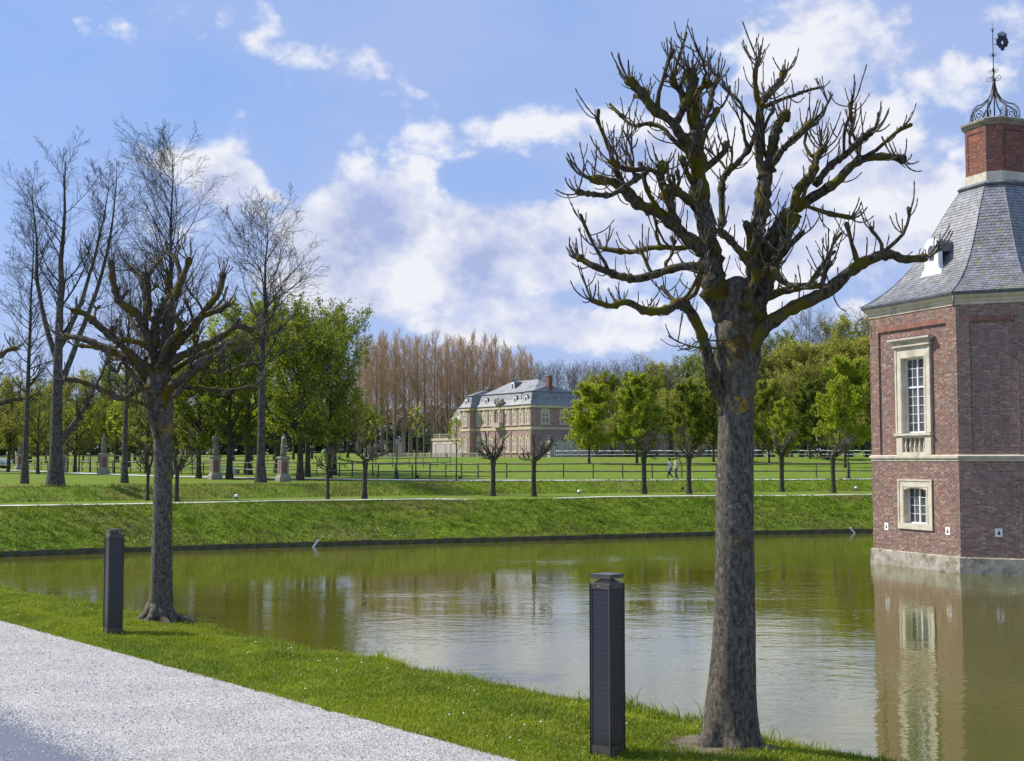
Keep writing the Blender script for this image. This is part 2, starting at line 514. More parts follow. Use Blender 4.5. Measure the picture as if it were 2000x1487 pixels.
# two sheets share the grid: the rough pond bank and the lawn behind it
fs = np.broadcast_to(SS[:-1, :-1], (nr - 1, nc - 1)).reshape(-1)
tt = ((YW - B2(XW)) * .85)[:-1, :-1].reshape(-1)
bankf = ((fs < 4.6) | ((tt > -.4) & (tt < 2.4) & (fs < 60)))
me = np_mesh('ground', np.stack([XW, YW, ZW], -1).reshape(-1, 3), [Fg], True)
me.materials.append(M['lawn']); me.materials.append(M['bank'])
me.polygons.foreach_set('material_index', bankf.astype(np.int32))
tag(link('ground', me), 'rising lawn and grassy banks beyond the pond', kind='structure')

# ---- near side: road, gravel shoulder, grass verge in (t along, w across) coordinates
G0 = np.array([.46, 15.3]); GU = np.array([-.651, .759]); GW = np.array([.759, .651])
def bend(t): return -0.02 * np.clip(t - 30, 0, None) ** 2
def tw(t, wv):
    wv = wv + bend(t)
    return G0[0] + t * GU[0] + wv * GW[0], G0[1] + t * GU[1] + wv * GW[1]
def w_edge(t): return np.interp(t, [-30, 0, 10, 28, 60], [3.2, 3.05, 2.9, 2.35, 2.3]) + .10 * np.sin(t * .9) + .06 * np.sin(t * 2.3 + 1)
def near_h(t, wv):
    we = w_edge(t)
    k = wv - we
    z = 0.05 * sstep(wv, -.15, .5) + 0.04 * sstep(wv, .5, 1.6) - 0.10 * sstep(k, -1.0, 0.05) - 1.5 * sstep(k, 0.0, 1.1)
    return z + (vnoise(t * 1.3, wv * 1.3, 5) - .5) * .07 * sstep(wv, .0, .4) + (vnoise(t * 4, wv * 4, 6) - .5) * .03 * sstep(wv, 0, .3)
def near_on(px, py, z=0.0):
    p = on_level(px, py, z)
    for _ in range(3):
        q = np.array([p.x, p.y]) - G0
        p = on_level(px, py, float(near_h(np.array(q @ GU), np.array(q @ GW))))
    return p
ts = np.concatenate([np.arange(-40, -6, 1.0), np.arange(-6, 34, .16), np.arange(34, 80, .8)])
wsr = np.concatenate([np.arange(-.12, .6, .08), np.arange(.6, 2.0, .12), np.arange(2.0, 4.6, .09)])
TT, WW = np.meshgrid(ts, wsr)
X1, Y1 = tw(TT, WW)
Z1 = near_h(TT, WW) 
Z1[0] -= .03
n1, n2 = TT.shape
idx = np.arange(n1 * n2).reshape(n1, n2)
Fn = np.stack([idx[:-1, :-1], idx[:-1, 1:], idx[1:, 1:], idx[1:, :-1]], -1).reshape(-1, 4)[:, ::-1]
me = np_mesh('grass_verge', np.stack([X1, Y1, Z1], -1).reshape(-1, 3), [Fn], True)
tag(link('grass_verge', me, None, M['near']), 'mown grass verge between gravel and pond', kind='structure')

def strip(name, mat, w0, w1, z, label, nseg=120, wob=0.0):
    t = np.concatenate([np.arange(-40, -6, 1.0), np.arange(-6, 34, .12), np.arange(34, 80, 1.0)])
    a = np.full_like(t, w0); b = np.full_like(t, w1)
    if wob:
        b = b + (vnoise(t * 1.1, t * 0, 11) - .5) * wob + (vnoise(t * 7, t * 0, 12) - .5) * wob * .6
    xa, ya = tw(t, a); xb, yb = tw(t, b)
    V = np.concatenate([np.stack([xa, ya, np.full_like(t, z)], -1), np.stack([xb, yb, np.full_like(t, z)], -1)])
    n = len(t); i = np.arange(n - 1)
    F = np.stack([i, n + i, n + i + 1, i + 1], -1)[:, ::-1]
    me = np_mesh(name, V, [F], True)
    return tag(link(name, me, None, mat), label, kind='structure')
# gravel: pale chips pressed into the ground; stones vary in own tone, darker between them
m, t = new_mat('white_gravel')
co = t.n('ShaderNodeTexCoord').outputs['Object']
def vor(scale, shift):
    nd = t.n('ShaderNodeTexVoronoi')
    t.put(nd.inputs['Vector'], t.v('ADD', t.v('ADD', co, shift), t.v('MULTIPLY', t.noise(co, 30, 2, color=True), (.02, .02, .0))))
    nd.inputs['Scale'].default_value = scale
    return nd
v1 = vor(52, (0, 0, 0))
sc = t.n('ShaderNodeSeparateColor'); t.put(sc.inputs[0], v1.outputs['Color'])
chip = t.mix(sc.outputs[0], (.34, .322, .298), (.64, .605, .555))
chip = t.mix(t.ss(sc.outputs[1], .86, .93), chip, (.30, .26, .19))
chip = t.mix(t.ss(sc.outputs[2], .88, .95), chip, (.16, .17, .20))
gap = t.ss(v1.outputs['Distance'], .55, .85)
chip = t.mix(t.m('MULTIPLY', gap, .75), chip, (.22, .22, .24))
big = t.ss(t.noise(co, .9, 6, .65), .3, .7, .82, 1.05)
cc = t.n('ShaderNodeCombineColor')
for i in range(3): t.put(cc.inputs[i], big)
dp = t.n('ShaderNodeVectorMath', operation='DOT_PRODUCT'); t.put(dp.inputs[0], co); dp.inputs[1].default_value = (GW[0], GW[1], 0)
wv_ = t.m('SUBTRACT', dp.outputs['Value'], float(G0 @ GW))
cover = t.m('ADD', t.m('MULTIPLY', t.m('ADD', wv_, 3.72), 1.0), t.m('ADD', t.m('MULTIPLY', t.m('SUBTRACT', sc.outputs[0], .5), .75), t.m('MULTIPLY', t.m('SUBTRACT', t.noise(co, 1.6, 4, .6), .5), 1.1)))
chip = t.mix(1.0, chip, cc.outputs[0], 'MULTIPLY')
chip = t.mix(t.ss(cover, -.06, .06), t.mix(t.noise(co, 60, 3), (.115, .13, .165), (.16, .18, .22)), chip)
finish(t, chip, .85, t.bump(t.m('SUBTRACT', 1.0, v1.outputs['Distance']), .8, .02), .3)
M['gravel'] = m
strip('asphalt_road', M['asphalt'], -40, -3.2, -.012, 'blue-grey asphalt road beside the gravel')
strip('gravel_shoulder', M['gravel'], -7.5, .02, -.004, 'white gravel shoulder along the grass verge', wob=.34)

def scatter_chips(n, seed, name, parent=None):
    rg = np.random.default_rng(seed)
    t = -4.5 + 34 * rg.random(n) ** 1.45
    wv = np.where(rg.random(n) < .84, -3.9 + 4.02 * rg.random(n), -3.3 - 3.2 * rg.random(n) ** 1.3)
    wv = np.where(rg.random(n) < .05, .22 * rg.random(n) ** 2 + .02, wv)
    x, y = tw(t, wv)
    s = .007 + .010 * rg.random(n)
    base = np.array([[1, 0, 0], [0, 1, 0], [-1, 0, 0], [0, -1, 0], [0, 0, 1]], float)
    V = base[None] * (s[:, None, None] * (0.6 + .8 * rg.random((n, 5, 1))))
    V[:, 4, :2] += (rg.random((n, 2)) - .5) * s[:, None]
    V[:, 4, 2] *= .8
    a = rg.random(n) * 6.28
    c, sn = np.cos(a)[:, None], np.sin(a)[:, None]
    vx = V[..., 0] * c - V[..., 1] * sn; vy = V[..., 0] * sn + V[..., 1] * c
    V = np.stack([vx + x[:, None], vy + y[:, None], V[..., 2] - .006], -1)
    F = np.array([[0, 1, 4], [1, 2, 4], [2, 3, 4], [3, 0, 4]])[None] + (np.arange(n) * 5)[:, None, None]
    g = .36 + .34 * rg.random(n)
    colr = np.stack([g, g, g * 1.02], -1)
    dk = rg.random(n)
    colr[dk < .12] = [.28, .23, .16]; colr[dk > .93] = [.14, .15, .17]
    return np_mesh(name, V.reshape(-1, 3), [F.reshape(-1, 3)], False, np.repeat(colr, 5, axis=0))
M['chip'] = attr_mat('gravel_chip', .85, 0, 60, .3, var=.1)
tag(link('gravel_chips', scatter_chips(75000, 3, 'gravel_chips'), None, M['chip']), 'loose white gravel chips on the shoulder and road edge', 'gravel', kind='stuff')

# ---- water
m, t = new_mat('pond_water')
co = t.n('ShaderNodeTexCoord').outputs['Object']
w1 = t.noise(t.v('MULTIPLY', co, (.55, 1.0, 1)), 2.6, 3, .55)
w2 = t.noise(t.v('MULTIPLY', co, (.5, 1.0, 1)), 8.0, 2, .5)
w3 = t.noise(t.v('MULTIPLY', co, (1, 1, 1)), .5, 2, .5)
patch = t.ss(t.noise(t.v('MULTIPLY', co, (.35, 1, 1)), .11, 3, .55), .36, .62, .25, 1.0)
hgt = t.m('MULTIPLY', t.m('ADD', t.m('ADD', t.m('MULTIPLY', w1, .5), t.m('MULTIPLY', w2, .13)), t.m('MULTIPLY', w3, .6)), patch)
murk = t.mix(t.ss(t.noise(co, .25, 4), .35, .65), (.082, .086, .010), (.10, .094, .013))
b, o = finish(t, murk, .02, t.bump(hgt, .42, .05), .5)
b.inputs['IOR'].default_value = 1.75
M['water'] = m
me = bpy.data.meshes.new('pond_water')
me.from_pydata([(-130, -60, WATER), (300, -60, WATER), (300, 100, WATER), (-130, 100, WATER)], [], [(0, 1, 2, 3)])
tag(link('pond_water', me, None, M['water']), 'still green-brown pond water', kind='structure')

# ---- stone edging of the far bank: separate blocks
edge_root = tag(bpy.data.objects.new('pond_edging', None), 'low dark stone edging along the far waterline', kind='structure')
COL.objects.link(edge_root)
def edge_pt(a):
    return Vector((a, float(Ye(a)), 0))
a = -46.0; k = 0
blk = []
for j in range(4):
    mb = MB(); L = 1.0; r = random.Random(j)
    top = .22 + .04 * r.random()
    mb.box(.012, L - .012, -.10 + .03 * r.random(), .22, -.5, top + .02 * r.random())
    meb = mb.mesh('edging_block'); 
    for v in meb.vertices: v.co += Vector((0, (r.random() - .5) * .04, (r.random() - .5) * .03))
    meb.materials.append(M['edge_stone']); blk.append(meb)
while a < 46:
    L = .52 + rnd.random() * .35
    p0, p1 = edge_pt(a), edge_pt(a + L)
    o = link('edging_block', blk[k % 4], edge_root)
    dv = p1 - p0
    o.location = (p0.x, p0.y, WATER)
    o.rotation_euler = (0, (rnd.random() - .5) * .02, math.atan2(dv.y, dv.x))
    o.scale = (dv.length, 1, .88 + rnd.random() * .2)
    a += L; k += 1

# ---- pale lower path on the terrace, upper path by the statues
def ribbon(name, centre, width, mat, label, lift=.03):
    V = []; n = len(centre)
    for i, c in enumerate(centre):
        d = centre[min(i + 1, n - 1)] - centre[max(i - 1, 0)]
        nn = np.array([-d[1], d[0]]) / (np.hypot(*d) + 1e-9)
        for s in (-.5, -.17, .17, .5):
            q = c + nn * s * width
            V.append((q[0], q[1], float(far_h(q[0], q[1])) + (lift if lift < .06 else .13 * float(vnoise(q[0] * .16, 0 * q[0], 61)) - .042)))
    F = [(4 * i + k, 4 * i + k + 1, 4 * i + k + 5, 4 * i + k + 4) for i in range(n - 1) for k in range(3)]
    me = bpy.data.meshes.new(name); me.from_pydata(V, [], F)
    return tag(link(name, me, None, mat), label, kind='structure')
xx = np.arange(-45, 46, .5)
ribbon('lower_path', [np.array([x, float(Ye(x)) + 7.6 + .015 * (x + 20)]) for x in xx], 1.5, M['path'], 'thin pale path along the top of the pond bank', .07)
M['path_up'] = pm('upper_path_gravel', (.42, .42, .42), (.52, .52, .52), 3, .95, .3, 60)
pts = [far_at(px, Y) for px, Y in [(-500, 195), (-150, 172), (40, 150), (200, 128), (330, 116), (470, 109), (600, 105.5), (720, 102.5), (900, 101), (1100, 100.5), (1320, 101.5), (1600, 103), (2000, 108), (2600, 118)]]
px_ = np.array([p.x for p in pts]); py_ = np.array([p.y for p in pts])
xi = np.linspace(px_[0], px_[-1], 260)
yi = np.convolve(np.pad(np.interp(xi, px_, py_), 4, mode='edge'), np.ones(9) / 9, 'valid')
UPPATH = (xi, yi)
ribbon('upper_path', [np.array([a, b]) for a, b in zip(xi, yi)], 2.2, M['path_up'], 'grey footpath in front of the rail fence', .04)

# ---- grass blades
def blades(P, H, Wd, lean, rg, cols, name, seg=2):
    """P (n,3) roots; two-segment bent blades"""
    n = len(P)
    a = rg.random(n) * 6.283
    dx, dy = np.cos(a), np.sin(a)
    b = rg.random(n) * 6.283
    lx, ly = np.cos(b) * lean * H, np.sin(b) * lean * H
    z0 = np.zeros(n)
    side = np.stack([dx * Wd, dy * Wd, z0], -1)
    mid = P + np.stack([lx * .35, ly * .35, H * .6], -1)
    tip = P + np.stack([lx, ly, H * (1 - .35 * lean)], -1)
    V = np.stack([P - side, P + side, mid + side * .75, mid - side * .75, tip], 1).reshape(-1, 3)
    i = np.arange(n) * 5
    F4 = np.stack([i, i + 1, i + 2, i + 3], -1); F3 = np.stack([i + 3, i + 2, i + 4], -1)
    return np_mesh(name, V, [F4, F3], True, np.repeat(cols, 5, axis=0))
rg = np.random.default_rng(21)
n = 190000
t_ = -4.2 + 34 * rg.random(n) ** 1.35
w_ = -.10 + (w_edge(t_) + .40) * rg.random(n) + .12 * (vnoise(t_ * 3.0, t_ * 0, 62) - .5) * (rg.random(n) < .3)
x, y = tw(t_, w_)
q = np.stack([x, y], -1)
tree_xy = np.array([near_on(1425, 1458).xy[:], near_on(310, 1216).xy[:]])
dmin = np.min(np.linalg.norm(q[:, None, :] - tree_xy[None], axis=2) - np.array([.52, .42]), axis=1) + .5 * (vnoise(q[:, 0] * 3, q[:, 1] * 3, 50) - .5)
wild = sstep(w_ - w_edge(t_), -.35, .1)
H = (.030 + .035 * rg.random(n)) * (1 + .9 * vnoise(t_ * 1.7, w_ * 1.7, 8)) * (1 + 1.9 * wild * vnoise(t_ * .9, t_ * 0, 9) ** 2)
tall = rg.random(n) < .012 * (1 + 6 * wild)
H[tall] *= 1.9
keep = (dmin > .0) | (rg.random(n) < .06)
dk = vnoise(t_ * .8, w_ * 1.2, 4) * .4 + vnoise(t_ * 3, w_ * 3, 14) * .3 + vnoise(t_ * .25, w_ * 2.6, 15) * .35
g1 = np.array([.13, .205, .012]); g2 = np.array([.31, .36, .020]); g3 = np.array([.33, .32, .07])
cols = g1 + (g2 - g1) * np.clip(dk * 1.5 - .25 + .35 * (rg.random(n) - .5), 0, 1)[:, None]
dry = rg.random(n) < .07
cols[dry] = g3
P = np.stack([x, y, near_h(t_, w_) - .005], -1)[keep]
me = blades(P, H[keep], (.0045 + .003 * rg.random(n))[keep], (.25 + .6 * rg.random(n))[keep], rg, cols[keep], 'grass')
tag(link('grass', me, None, M['blade']), 'short green grass blades on the near verge', 'grass', kind='stuff')

# tufts on the far banks and lawns
def far_tufts(n, seed, smin, smax, h0, h1, name, label, second=False):
    rg = np.random.default_rng(seed)
    x = -40 + 82 * rg.random(n)
    if second:
        y = B2(x) + (-.8 + 4.0 * rg.random(n)) / .85
    else:
        y = Ye(x) + (smin + (smax - smin) * rg.random(n)) / .9
    keep = (np.abs(x) < .46 * y + 3)
    x, y = x[keep], y[keep]; n = len(x)
    cl = vnoise(x * 1.1, y * 2.6, 1) * .6 + vnoise(x * 2.6, y * 5, 2) * .4
    H = (h0 + (h1 - h0) * rg.random(n)) * (.35 + 1.2 * cl)
    dk = vnoise(x * .5, y * .8, 31) * .5 + vnoise(x * 2.2, y * 3, 32) * .5
    a1 = np.array([.09, .155, .012]); a2 = np.array([.23, .29, .018]); a3 = np.array([.20, .17, .06])
    c = a1 + (a2 - a1) * np.clip(dk * 1.6 - .3 + .5 * (rg.random(n) - .5), 0, 1)[:, None]
    br = (vnoise(x * .33, y * .6, 40) > (.52 if second else .70)) & (rg.random(n) < .55)
    c[br] = a3 * (.7 + .6 * rg.random((br.sum(), 1)))
    P = np.stack([x, y, far_h(x, y) - .02], -1)
    me = blades(P, H, .010 + .013 * rg.random(n), .3 + .6 * rg.random(n), rg, c, name)
    return tag(link(name, me, None, M['blade']), label, 'grass', kind='stuff')
far_tufts(110000, 5, -.05, 5.2, .07, .22, 'bank_grass', 'tussocky green grass on the pond bank')
far_tufts(30000, 6, 0, 0, .10, .30, 'slope_grass', 'rough brownish grass on the upper slope', True)
rgd = np.random.default_rng(77)
def specks(P, s, name, label, colr):
    n = len(P)
    base = np.array([[1, 0, 0], [0, 1, 0], [-1, 0, 0], [0, -1, 0], [0, 0, .7]], float)
    V = base[None] * (s[:, None, None]) + P[:, None, :]
    F = np.array([[0, 1, 4], [1, 2, 4], [2, 3, 4], [3, 0, 4]])[None] + (np.arange(n) * 5)[:, None, None]
    return tag(link(name, np_mesh(name, V.reshape(-1, 3), [F.reshape(-1, 3)], False), None, colr), label, 'flowers', kind='stuff')
n = 60
t_ = -3 + 28 * rgd.random(n); w_ = .2 + 2.3 * rgd.random(n)
x, y = tw(t_, w_)
specks(np.stack([x, y, near_h(t_, w_) + .06], -1), .010 + .008 * rgd.random(n), 'daisies', 'tiny white daisies scattered in the near grass', M['white'])
n = 110
x = -30 + 62 * rgd.random(n)
x = np.concatenate([x, -18 + rgd.normal(0, 1.2, 50), -7.5 + rgd.normal(0, 1.3, 70)])
n = len(x)
y = Ye(x) + (.05 + 1.5 * rgd.random(n) ** 2) / .9
specks(np.stack([x, y, far_h(x, y) + .16 + .12 * rgd.random(n)], -1), .012 + .014 * rgd.random(n), 'bank_flowers', 'small white flowers low on the pond bank', M['white'])

# a little dark leaf litter where gravel meets grass
n = 240
rgl = np.random.default_rng(8)
t_ = -3.5 + 27 * rgl.random(n); w_ = .10 * rgl.normal(size=n) - .02; w_[:70] = -4 * rgl.random(70)
x, y = tw(t_, w_)
c = np.stack([x, y, np.maximum(near_h(t_, w_), 0) + .012 + .02 * (w_ > .02)], -1)
a_ = rgl.normal(size=(n, 3)) * np.array([1, 1, .25]); a_ /= np.linalg.norm(a_, axis=1, keepdims=True)
b2 = np.cross(a_, np.array([0, 0, 1.0])); s_ = .012 + .022 * rgl.random((n, 1))
V = np.stack([c - a_ * s_, c + b2 * s_ * .5 + np.array([0, 0, .006]), c + a_ * s_, c - b2 * s_ * .5 + np.array([0, 0, .004])], 1).reshape(-1, 3)
i = np.arange(n) * 4
lc = np.repeat(np.array([.06, .042, .026]) * (.6 + 1.1 * rgl.random((n, 1))), 4, axis=0)
tag(link('fallen_leaves', np_mesh('fallen_leaves', V, [np.stack([i, i + 1, i + 2, i + 3], -1)], False, lc), None, M['chip']), 'dark leaf litter along the gravel edge', 'leaves', kind='stuff')

# ================================================================ BRICK TOWER IN THE WATER
TA, TB = 5.47, 2.65
TC = at(1875, 1000, 50.0)                     # near corner of the wall
th0 = R(-69)
tv = [Vector((0, 0)) for _ in range(8)]
p = Vector((0.0, 0.0)); th = th0
for i in range(8):
    tv[i] = p.copy()
    p = p + Vector((math.cos(th), math.sin(th))) * (TA if i % 2 == 0 else TB)
    th += math.pi / 4
cen = sum(tv, Vector((0, 0))) / 8
tv = [q - cen for q in tv]                    # centred; vertex 1 is the near corner
tower = thing('brick_tower', 'octagonal red brick corner tower with slate roof rising from the water', 'tower', (TC.x - tv[1].x, TC.y - tv[1].y, 0))
def FM(i, off=0.0):
    a, b = tv[i], tv[(i + 1) % 8]
    e = (b - a).normalized(); n = Vector((e.y, -e.x))
    o = a + n * off
    return Matrix(((e.x, n.x, 0, o.x), (e.y, n.y, 0, o.y), (0, 0, 1, 0), (0, 0, 0, 1)))
def octo(scale): return [(q.x * scale, q.y * scale) for q in tv]

def cells(outer, holes, panels, mb, Mx, back=-.45, lvl=-.012, plvl=-.085):
    us = sorted({outer[0], outer[1], *[v for h in holes + panels for v in h[:2]]})
    zs = sorted({outer[2], outer[3], *[v for h in holes + panels for v in h[2:]]})
    us = [u for u in us if outer[0] <= u <= outer[1]]; zs = [z for z in zs if outer[2] <= z <= outer[3]]
    inside = lambda r, u, z: r[0] < u < r[1] and r[2] < z < r[3]
    for u0, u1 in zip(us[:-1], us[1:]):
        for z0, z1 in zip(zs[:-1], zs[1:]):
            u, z = (u0 + u1) / 2, (z0 + z1) / 2
            if any(inside(h, u, z) for h in holes): continue
            mb.box(u0, u1, back, plvl if any(inside(q, u, z) for q in panels) else lvl, z0, z1, Mx)
BRICK_COLS = np.array([[.33, .165, .118], [.28, .125, .095], [.23, .12, .10], [.18, .115, .105], [.38, .23, .165], [.33, .205, .155], [.26, .155, .125], [.30, .14, .105], [.22, .16, .14], [.42, .29, .21]])
def bricks(Mx, outer, holes, panels, rg, pitch=.0875, lng=.215, gap=.018, pal=BRICK_COLS, plvl=-.073, depth=.05):
    B = []
    nrow = int(round((outer[3] - outer[2]) / pitch)); pz = (outer[3] - outer[2]) / nrow
    inside = lambda r, u, z: r[0] < u < r[1] and r[2] < z < r[3]
    for k in range(nrow):
        z0 = outer[2] + k * pz; zc = z0 + pz / 2
        cut = sorted({outer[0], outer[1], *[v for r in holes + panels if r[2] < zc < r[3] for v in r[:2]]})
        for s0, s1 in zip(cut[:-1], cut[1:]):
            uc = (s0 + s1) / 2
            if any(inside(h, uc, zc) for h in holes): continue
            pan = any(inside(q, uc, zc) for q in panels)
            u = s0 - (k % 2) * lng * .5 - rg.random() * .02
            j = k % 2
            while u < s1 - .01:
                L = lng if (j % 2) else lng * .5
                a, b = max(u, s0), min(u + L - gap, s1)
                if b - a > .02:
                    B.append((a, b, z0 + gap * .5, z0 + pz - gap * .5, (plvl if pan else 0.0) + (rg.random() - .5) * .006))
                u += L; j += 1
    B = np.array(B); n = len(B)
    u0, u1, z0, z1, d = B.T
    dep = np.where(d < -.03, depth, .10)
    c = [(u0, d - dep, z0), (u1, d - dep, z0), (u1, d - dep, z1), (u0, d - dep, z1), (u0, d, z0), (u1, d, z0), (u1, d, z1), (u0, d, z1)]
    V = np.stack([np.stack(q, -1) for q in c], 1).reshape(-1, 3)
    A = np.array(Mx)
    V = V @ A[:3, :3].T + A[:3, 3]
    F = np.array([[4, 5, 6, 7], [0, 1, 5, 4], [1, 2, 6, 5], [2, 3, 7, 6], [3, 0, 4, 7]])[None] + (np.arange(n) * 8)[:, None, None]
    ci = (pal[rg.integers(0, len(pal), n)] * .72 + pal.mean(0) * .28) * (.86 + .30 * rg.random((n, 1))) * np.array([.93, 1.0, 1.02])
    return V, F.reshape(-1, 4), np.repeat(ci, 8, axis=0)
def brick_part(name, sets, parent):
    V = np.concatenate([s[0] for s in sets]); C = np.concatenate([s[2] for s in sets]); b = 0; F = []
    for s in sets:
        F.append(s[1] + b); b += len(s[0])
    return tag(link(name, np_mesh(name, V, [np.concatenate(F)], False, C), parent, M['brick']), kind='stuff')

Z0, ZS0, ZS1, ZT = -.14, 3.58, 3.80, 9.72       # brick base, string course, wall head
up_open = (2.10, 3.54, 4.74, 7.82); lo_open = (2.12, 3.54, 1.03, 2.50)
up_sur = (1.74, 3.90, 3.80, 8.30); lo_sur = (1.78, 3.88, .80, 2.84)
rgb = np.random.default_rng(5)
for i in range(8):
    L = TA if i % 2 == 0 else TB
    Mx = FM(i)
    up_h = [up_sur] if i % 2 == 0 else []
    lo_h = [lo_sur] if i % 2 == 0 else []
    pan = [(.58, L - .58, ZS1, 9.05)] if i % 2 == 0 else [(.50, L - .50, ZS1, 9.05)]
    mb = MB()
    cells((0, L, Z0, ZS0), lo_h, [], mb, Mx)
    cells((0, L, ZS1, ZT), up_h, pan, mb, Mx)
    mb.build('mortar_wall', M['mortar'], tower)
    if i in (0, 1, 2, 7):
        sets = [bricks(Mx, (0, L, Z0, ZS0), lo_h, [], rgb), bricks(Mx, (0, L, ZS1, ZT), up_h, pan, rgb)]
        brick_part('brickwork', sets, tower)
        # soldier course over the sunk panel
        u = pan[0][0]; sol = []
        hdr = []
        while u < pan[0][1] - .05:
            hdr.append((u, u + .072, 9.055, 9.245)); u += .084
        mbh = MB()
        for h in hdr: mbh.box(h[0], h[1], -.05, .018, h[2], h[3], Mx)
        meh = mbh.mesh('soldier_course')
        ca = meh.color_attributes.new('Col', 'FLOAT_COLOR', 'POINT')
        cs = np.ones((len(meh.vertices), 4), np.float32)
        cs[:, :3] = np.repeat(BRICK_COLS[rgb.integers(0, 3, len(hdr))] * 1.05, 8, axis=0)
        ca.data.foreach_set('color', cs.ravel())
        tag(link('soldier_course', meh, tower, M['brick']), kind='stuff')
def ring_part(name, mat, prof):
    """prof: (outward offset m, z) going up"""
    rs = [[Vector((x, y, z)) for x, y in octo(1 + o / 4.0)] for o, z in prof]
    mb = MB(); mb.rings(rs); return mb.build(name, mat, tower)
MBIN = [[Vector((x, y, z)) for x, y in octo(.9)] for z in (-2, 9.9)]
ring_part('plinth', M['plinth'], [(.11, -2.0), (.10, -.5), (.085, -.17), (.05, -.13)])
ring_part('string_course', M['stone'], [(-.1, 3.575), (.02, 3.58), (.03, 3.66), (.075, 3.70), (.085, 3.79), (.0, 3.83)])
ring_part('cornice', M['stone'], [(-.1, 9.70), (.025, 9.705), (.03, 9.80), (.075, 9.84), (.085, 9.92), (.15, 9.97), (.20, 10.05), (.20, 10.08)])
ring_part('gutter', M['lead'], [(.1, 10.083), (.235, 10.085), (.265, 10.16), (.262, 10.20), (.1, 10.205)])

def window(parent, Mx, u0, u1, z0, z1, d, cols, rows, transom=None, fw=.055, mw=.02, pm_='glass', white='white', panes=True):
    mb = MB()
    mb.box(u0, u0 + fw, d - .05, d + .03, z0, z1, Mx); mb.box(u1 - fw, u1, d - .05, d + .03, z0, z1, Mx)
    mb.box(u0 + fw, u1 - fw, d - .05, d + .029, z0, z0 + fw, Mx); mb.box(u0 + fw, u1 - fw, d - .05, d + .029, z1 - fw, z1, Mx)
    zz = [(z0 + fw, z1 - fw, rows)] if transom is None else [(z0 + fw, transom[0] - fw * .6, transom[1]), (transom[0] + fw * .6, z1 - fw, transom[2])]
    if transom: mb.box(u0 + fw, u1 - fw, d - .05, d + .045, transom[0] - fw * .6, transom[0] + fw * .6, Mx)
    uu = [u0 + fw, u1 - fw]; um = (u0 + u1) / 2
    cs = []
    for a, b, n in zz:
        mb.box(um - fw * .6, um + fw * .6, d - .05, d + .035, a, b, Mx)
        for s0, s1 in ((uu[0], um - fw * .6), (um + fw * .6, uu[1])):
            hc = max(1, cols // 2)
            for k in range(hc):
                c0 = s0 + (s1 - s0) * k / hc; c1 = s0 + (s1 - s0) * (k + 1) / hc
                if k: mb.box(c0 - mw / 2, c0 + mw / 2, d - .03, d + .012, a, b, Mx)
                for r in range(n):
                    cs.append((c0, c1, a + (b - a) * r / n, a + (b - a) * (r + 1) / n))
            for r in range(1, n):
                zc = a + (b - a) * r / n
                mb.box(s0, s1, d - .03, d + .010, zc - mw / 2, zc + mw / 2, Mx)
    wo = mb.build('window', M[white], parent)
    if panes:
        for c in cs:
            q = MB(); q.box(c[0], c[1], d - .028, d - .022, c[2], c[3], Mx)
            q.build('pane', M[pm_], wo)
    else:
        q = MB(); q.box(u0 + fw, u1 - fw, d - .028, d - .022, z0 + fw, z1 - fw, Mx); q.build('pane', M[pm_], wo)
    return wo
def surround(Mx, sur, opn, dd=.03):
    """stone frame with stepped moulding round an opening"""
    mb = MB()
    s, o = sur, opn
    mb.box(s[0], o[0], -.40, dd, o[2] - .0, s[3], Mx); mb.box(o[1], s[1], -.40, dd, o[2], s[3], Mx)
    mb.box(o[0], o[1], -.40, dd, o[3], s[3], Mx)
    e = .07
    for a in (0, 1):
        k = .028
        mb.box(s[0] - .02 + .0, s[0] + e, dd, dd + k, o[2], s[3], Mx); mb.box(s[1] - e, s[1] + .02, dd, dd + k, o[2], s[3], Mx)
        break
    mb.box(s[0] + e, s[1] - e, dd, dd + .028, s[3] - e, s[3], Mx)
    mb.box(o[0] - .09, o[0] - .03, dd, dd + .014, o[2], o[3] + .09, Mx); mb.box(o[1] + .03, o[1] + .09, dd, dd + .014, o[2], o[3] + .09, Mx)
    mb.box(o[0] - .03, o[1] + .03, dd, dd + .014, o[3] + .03, o[3] + .09, Mx)
    return mb
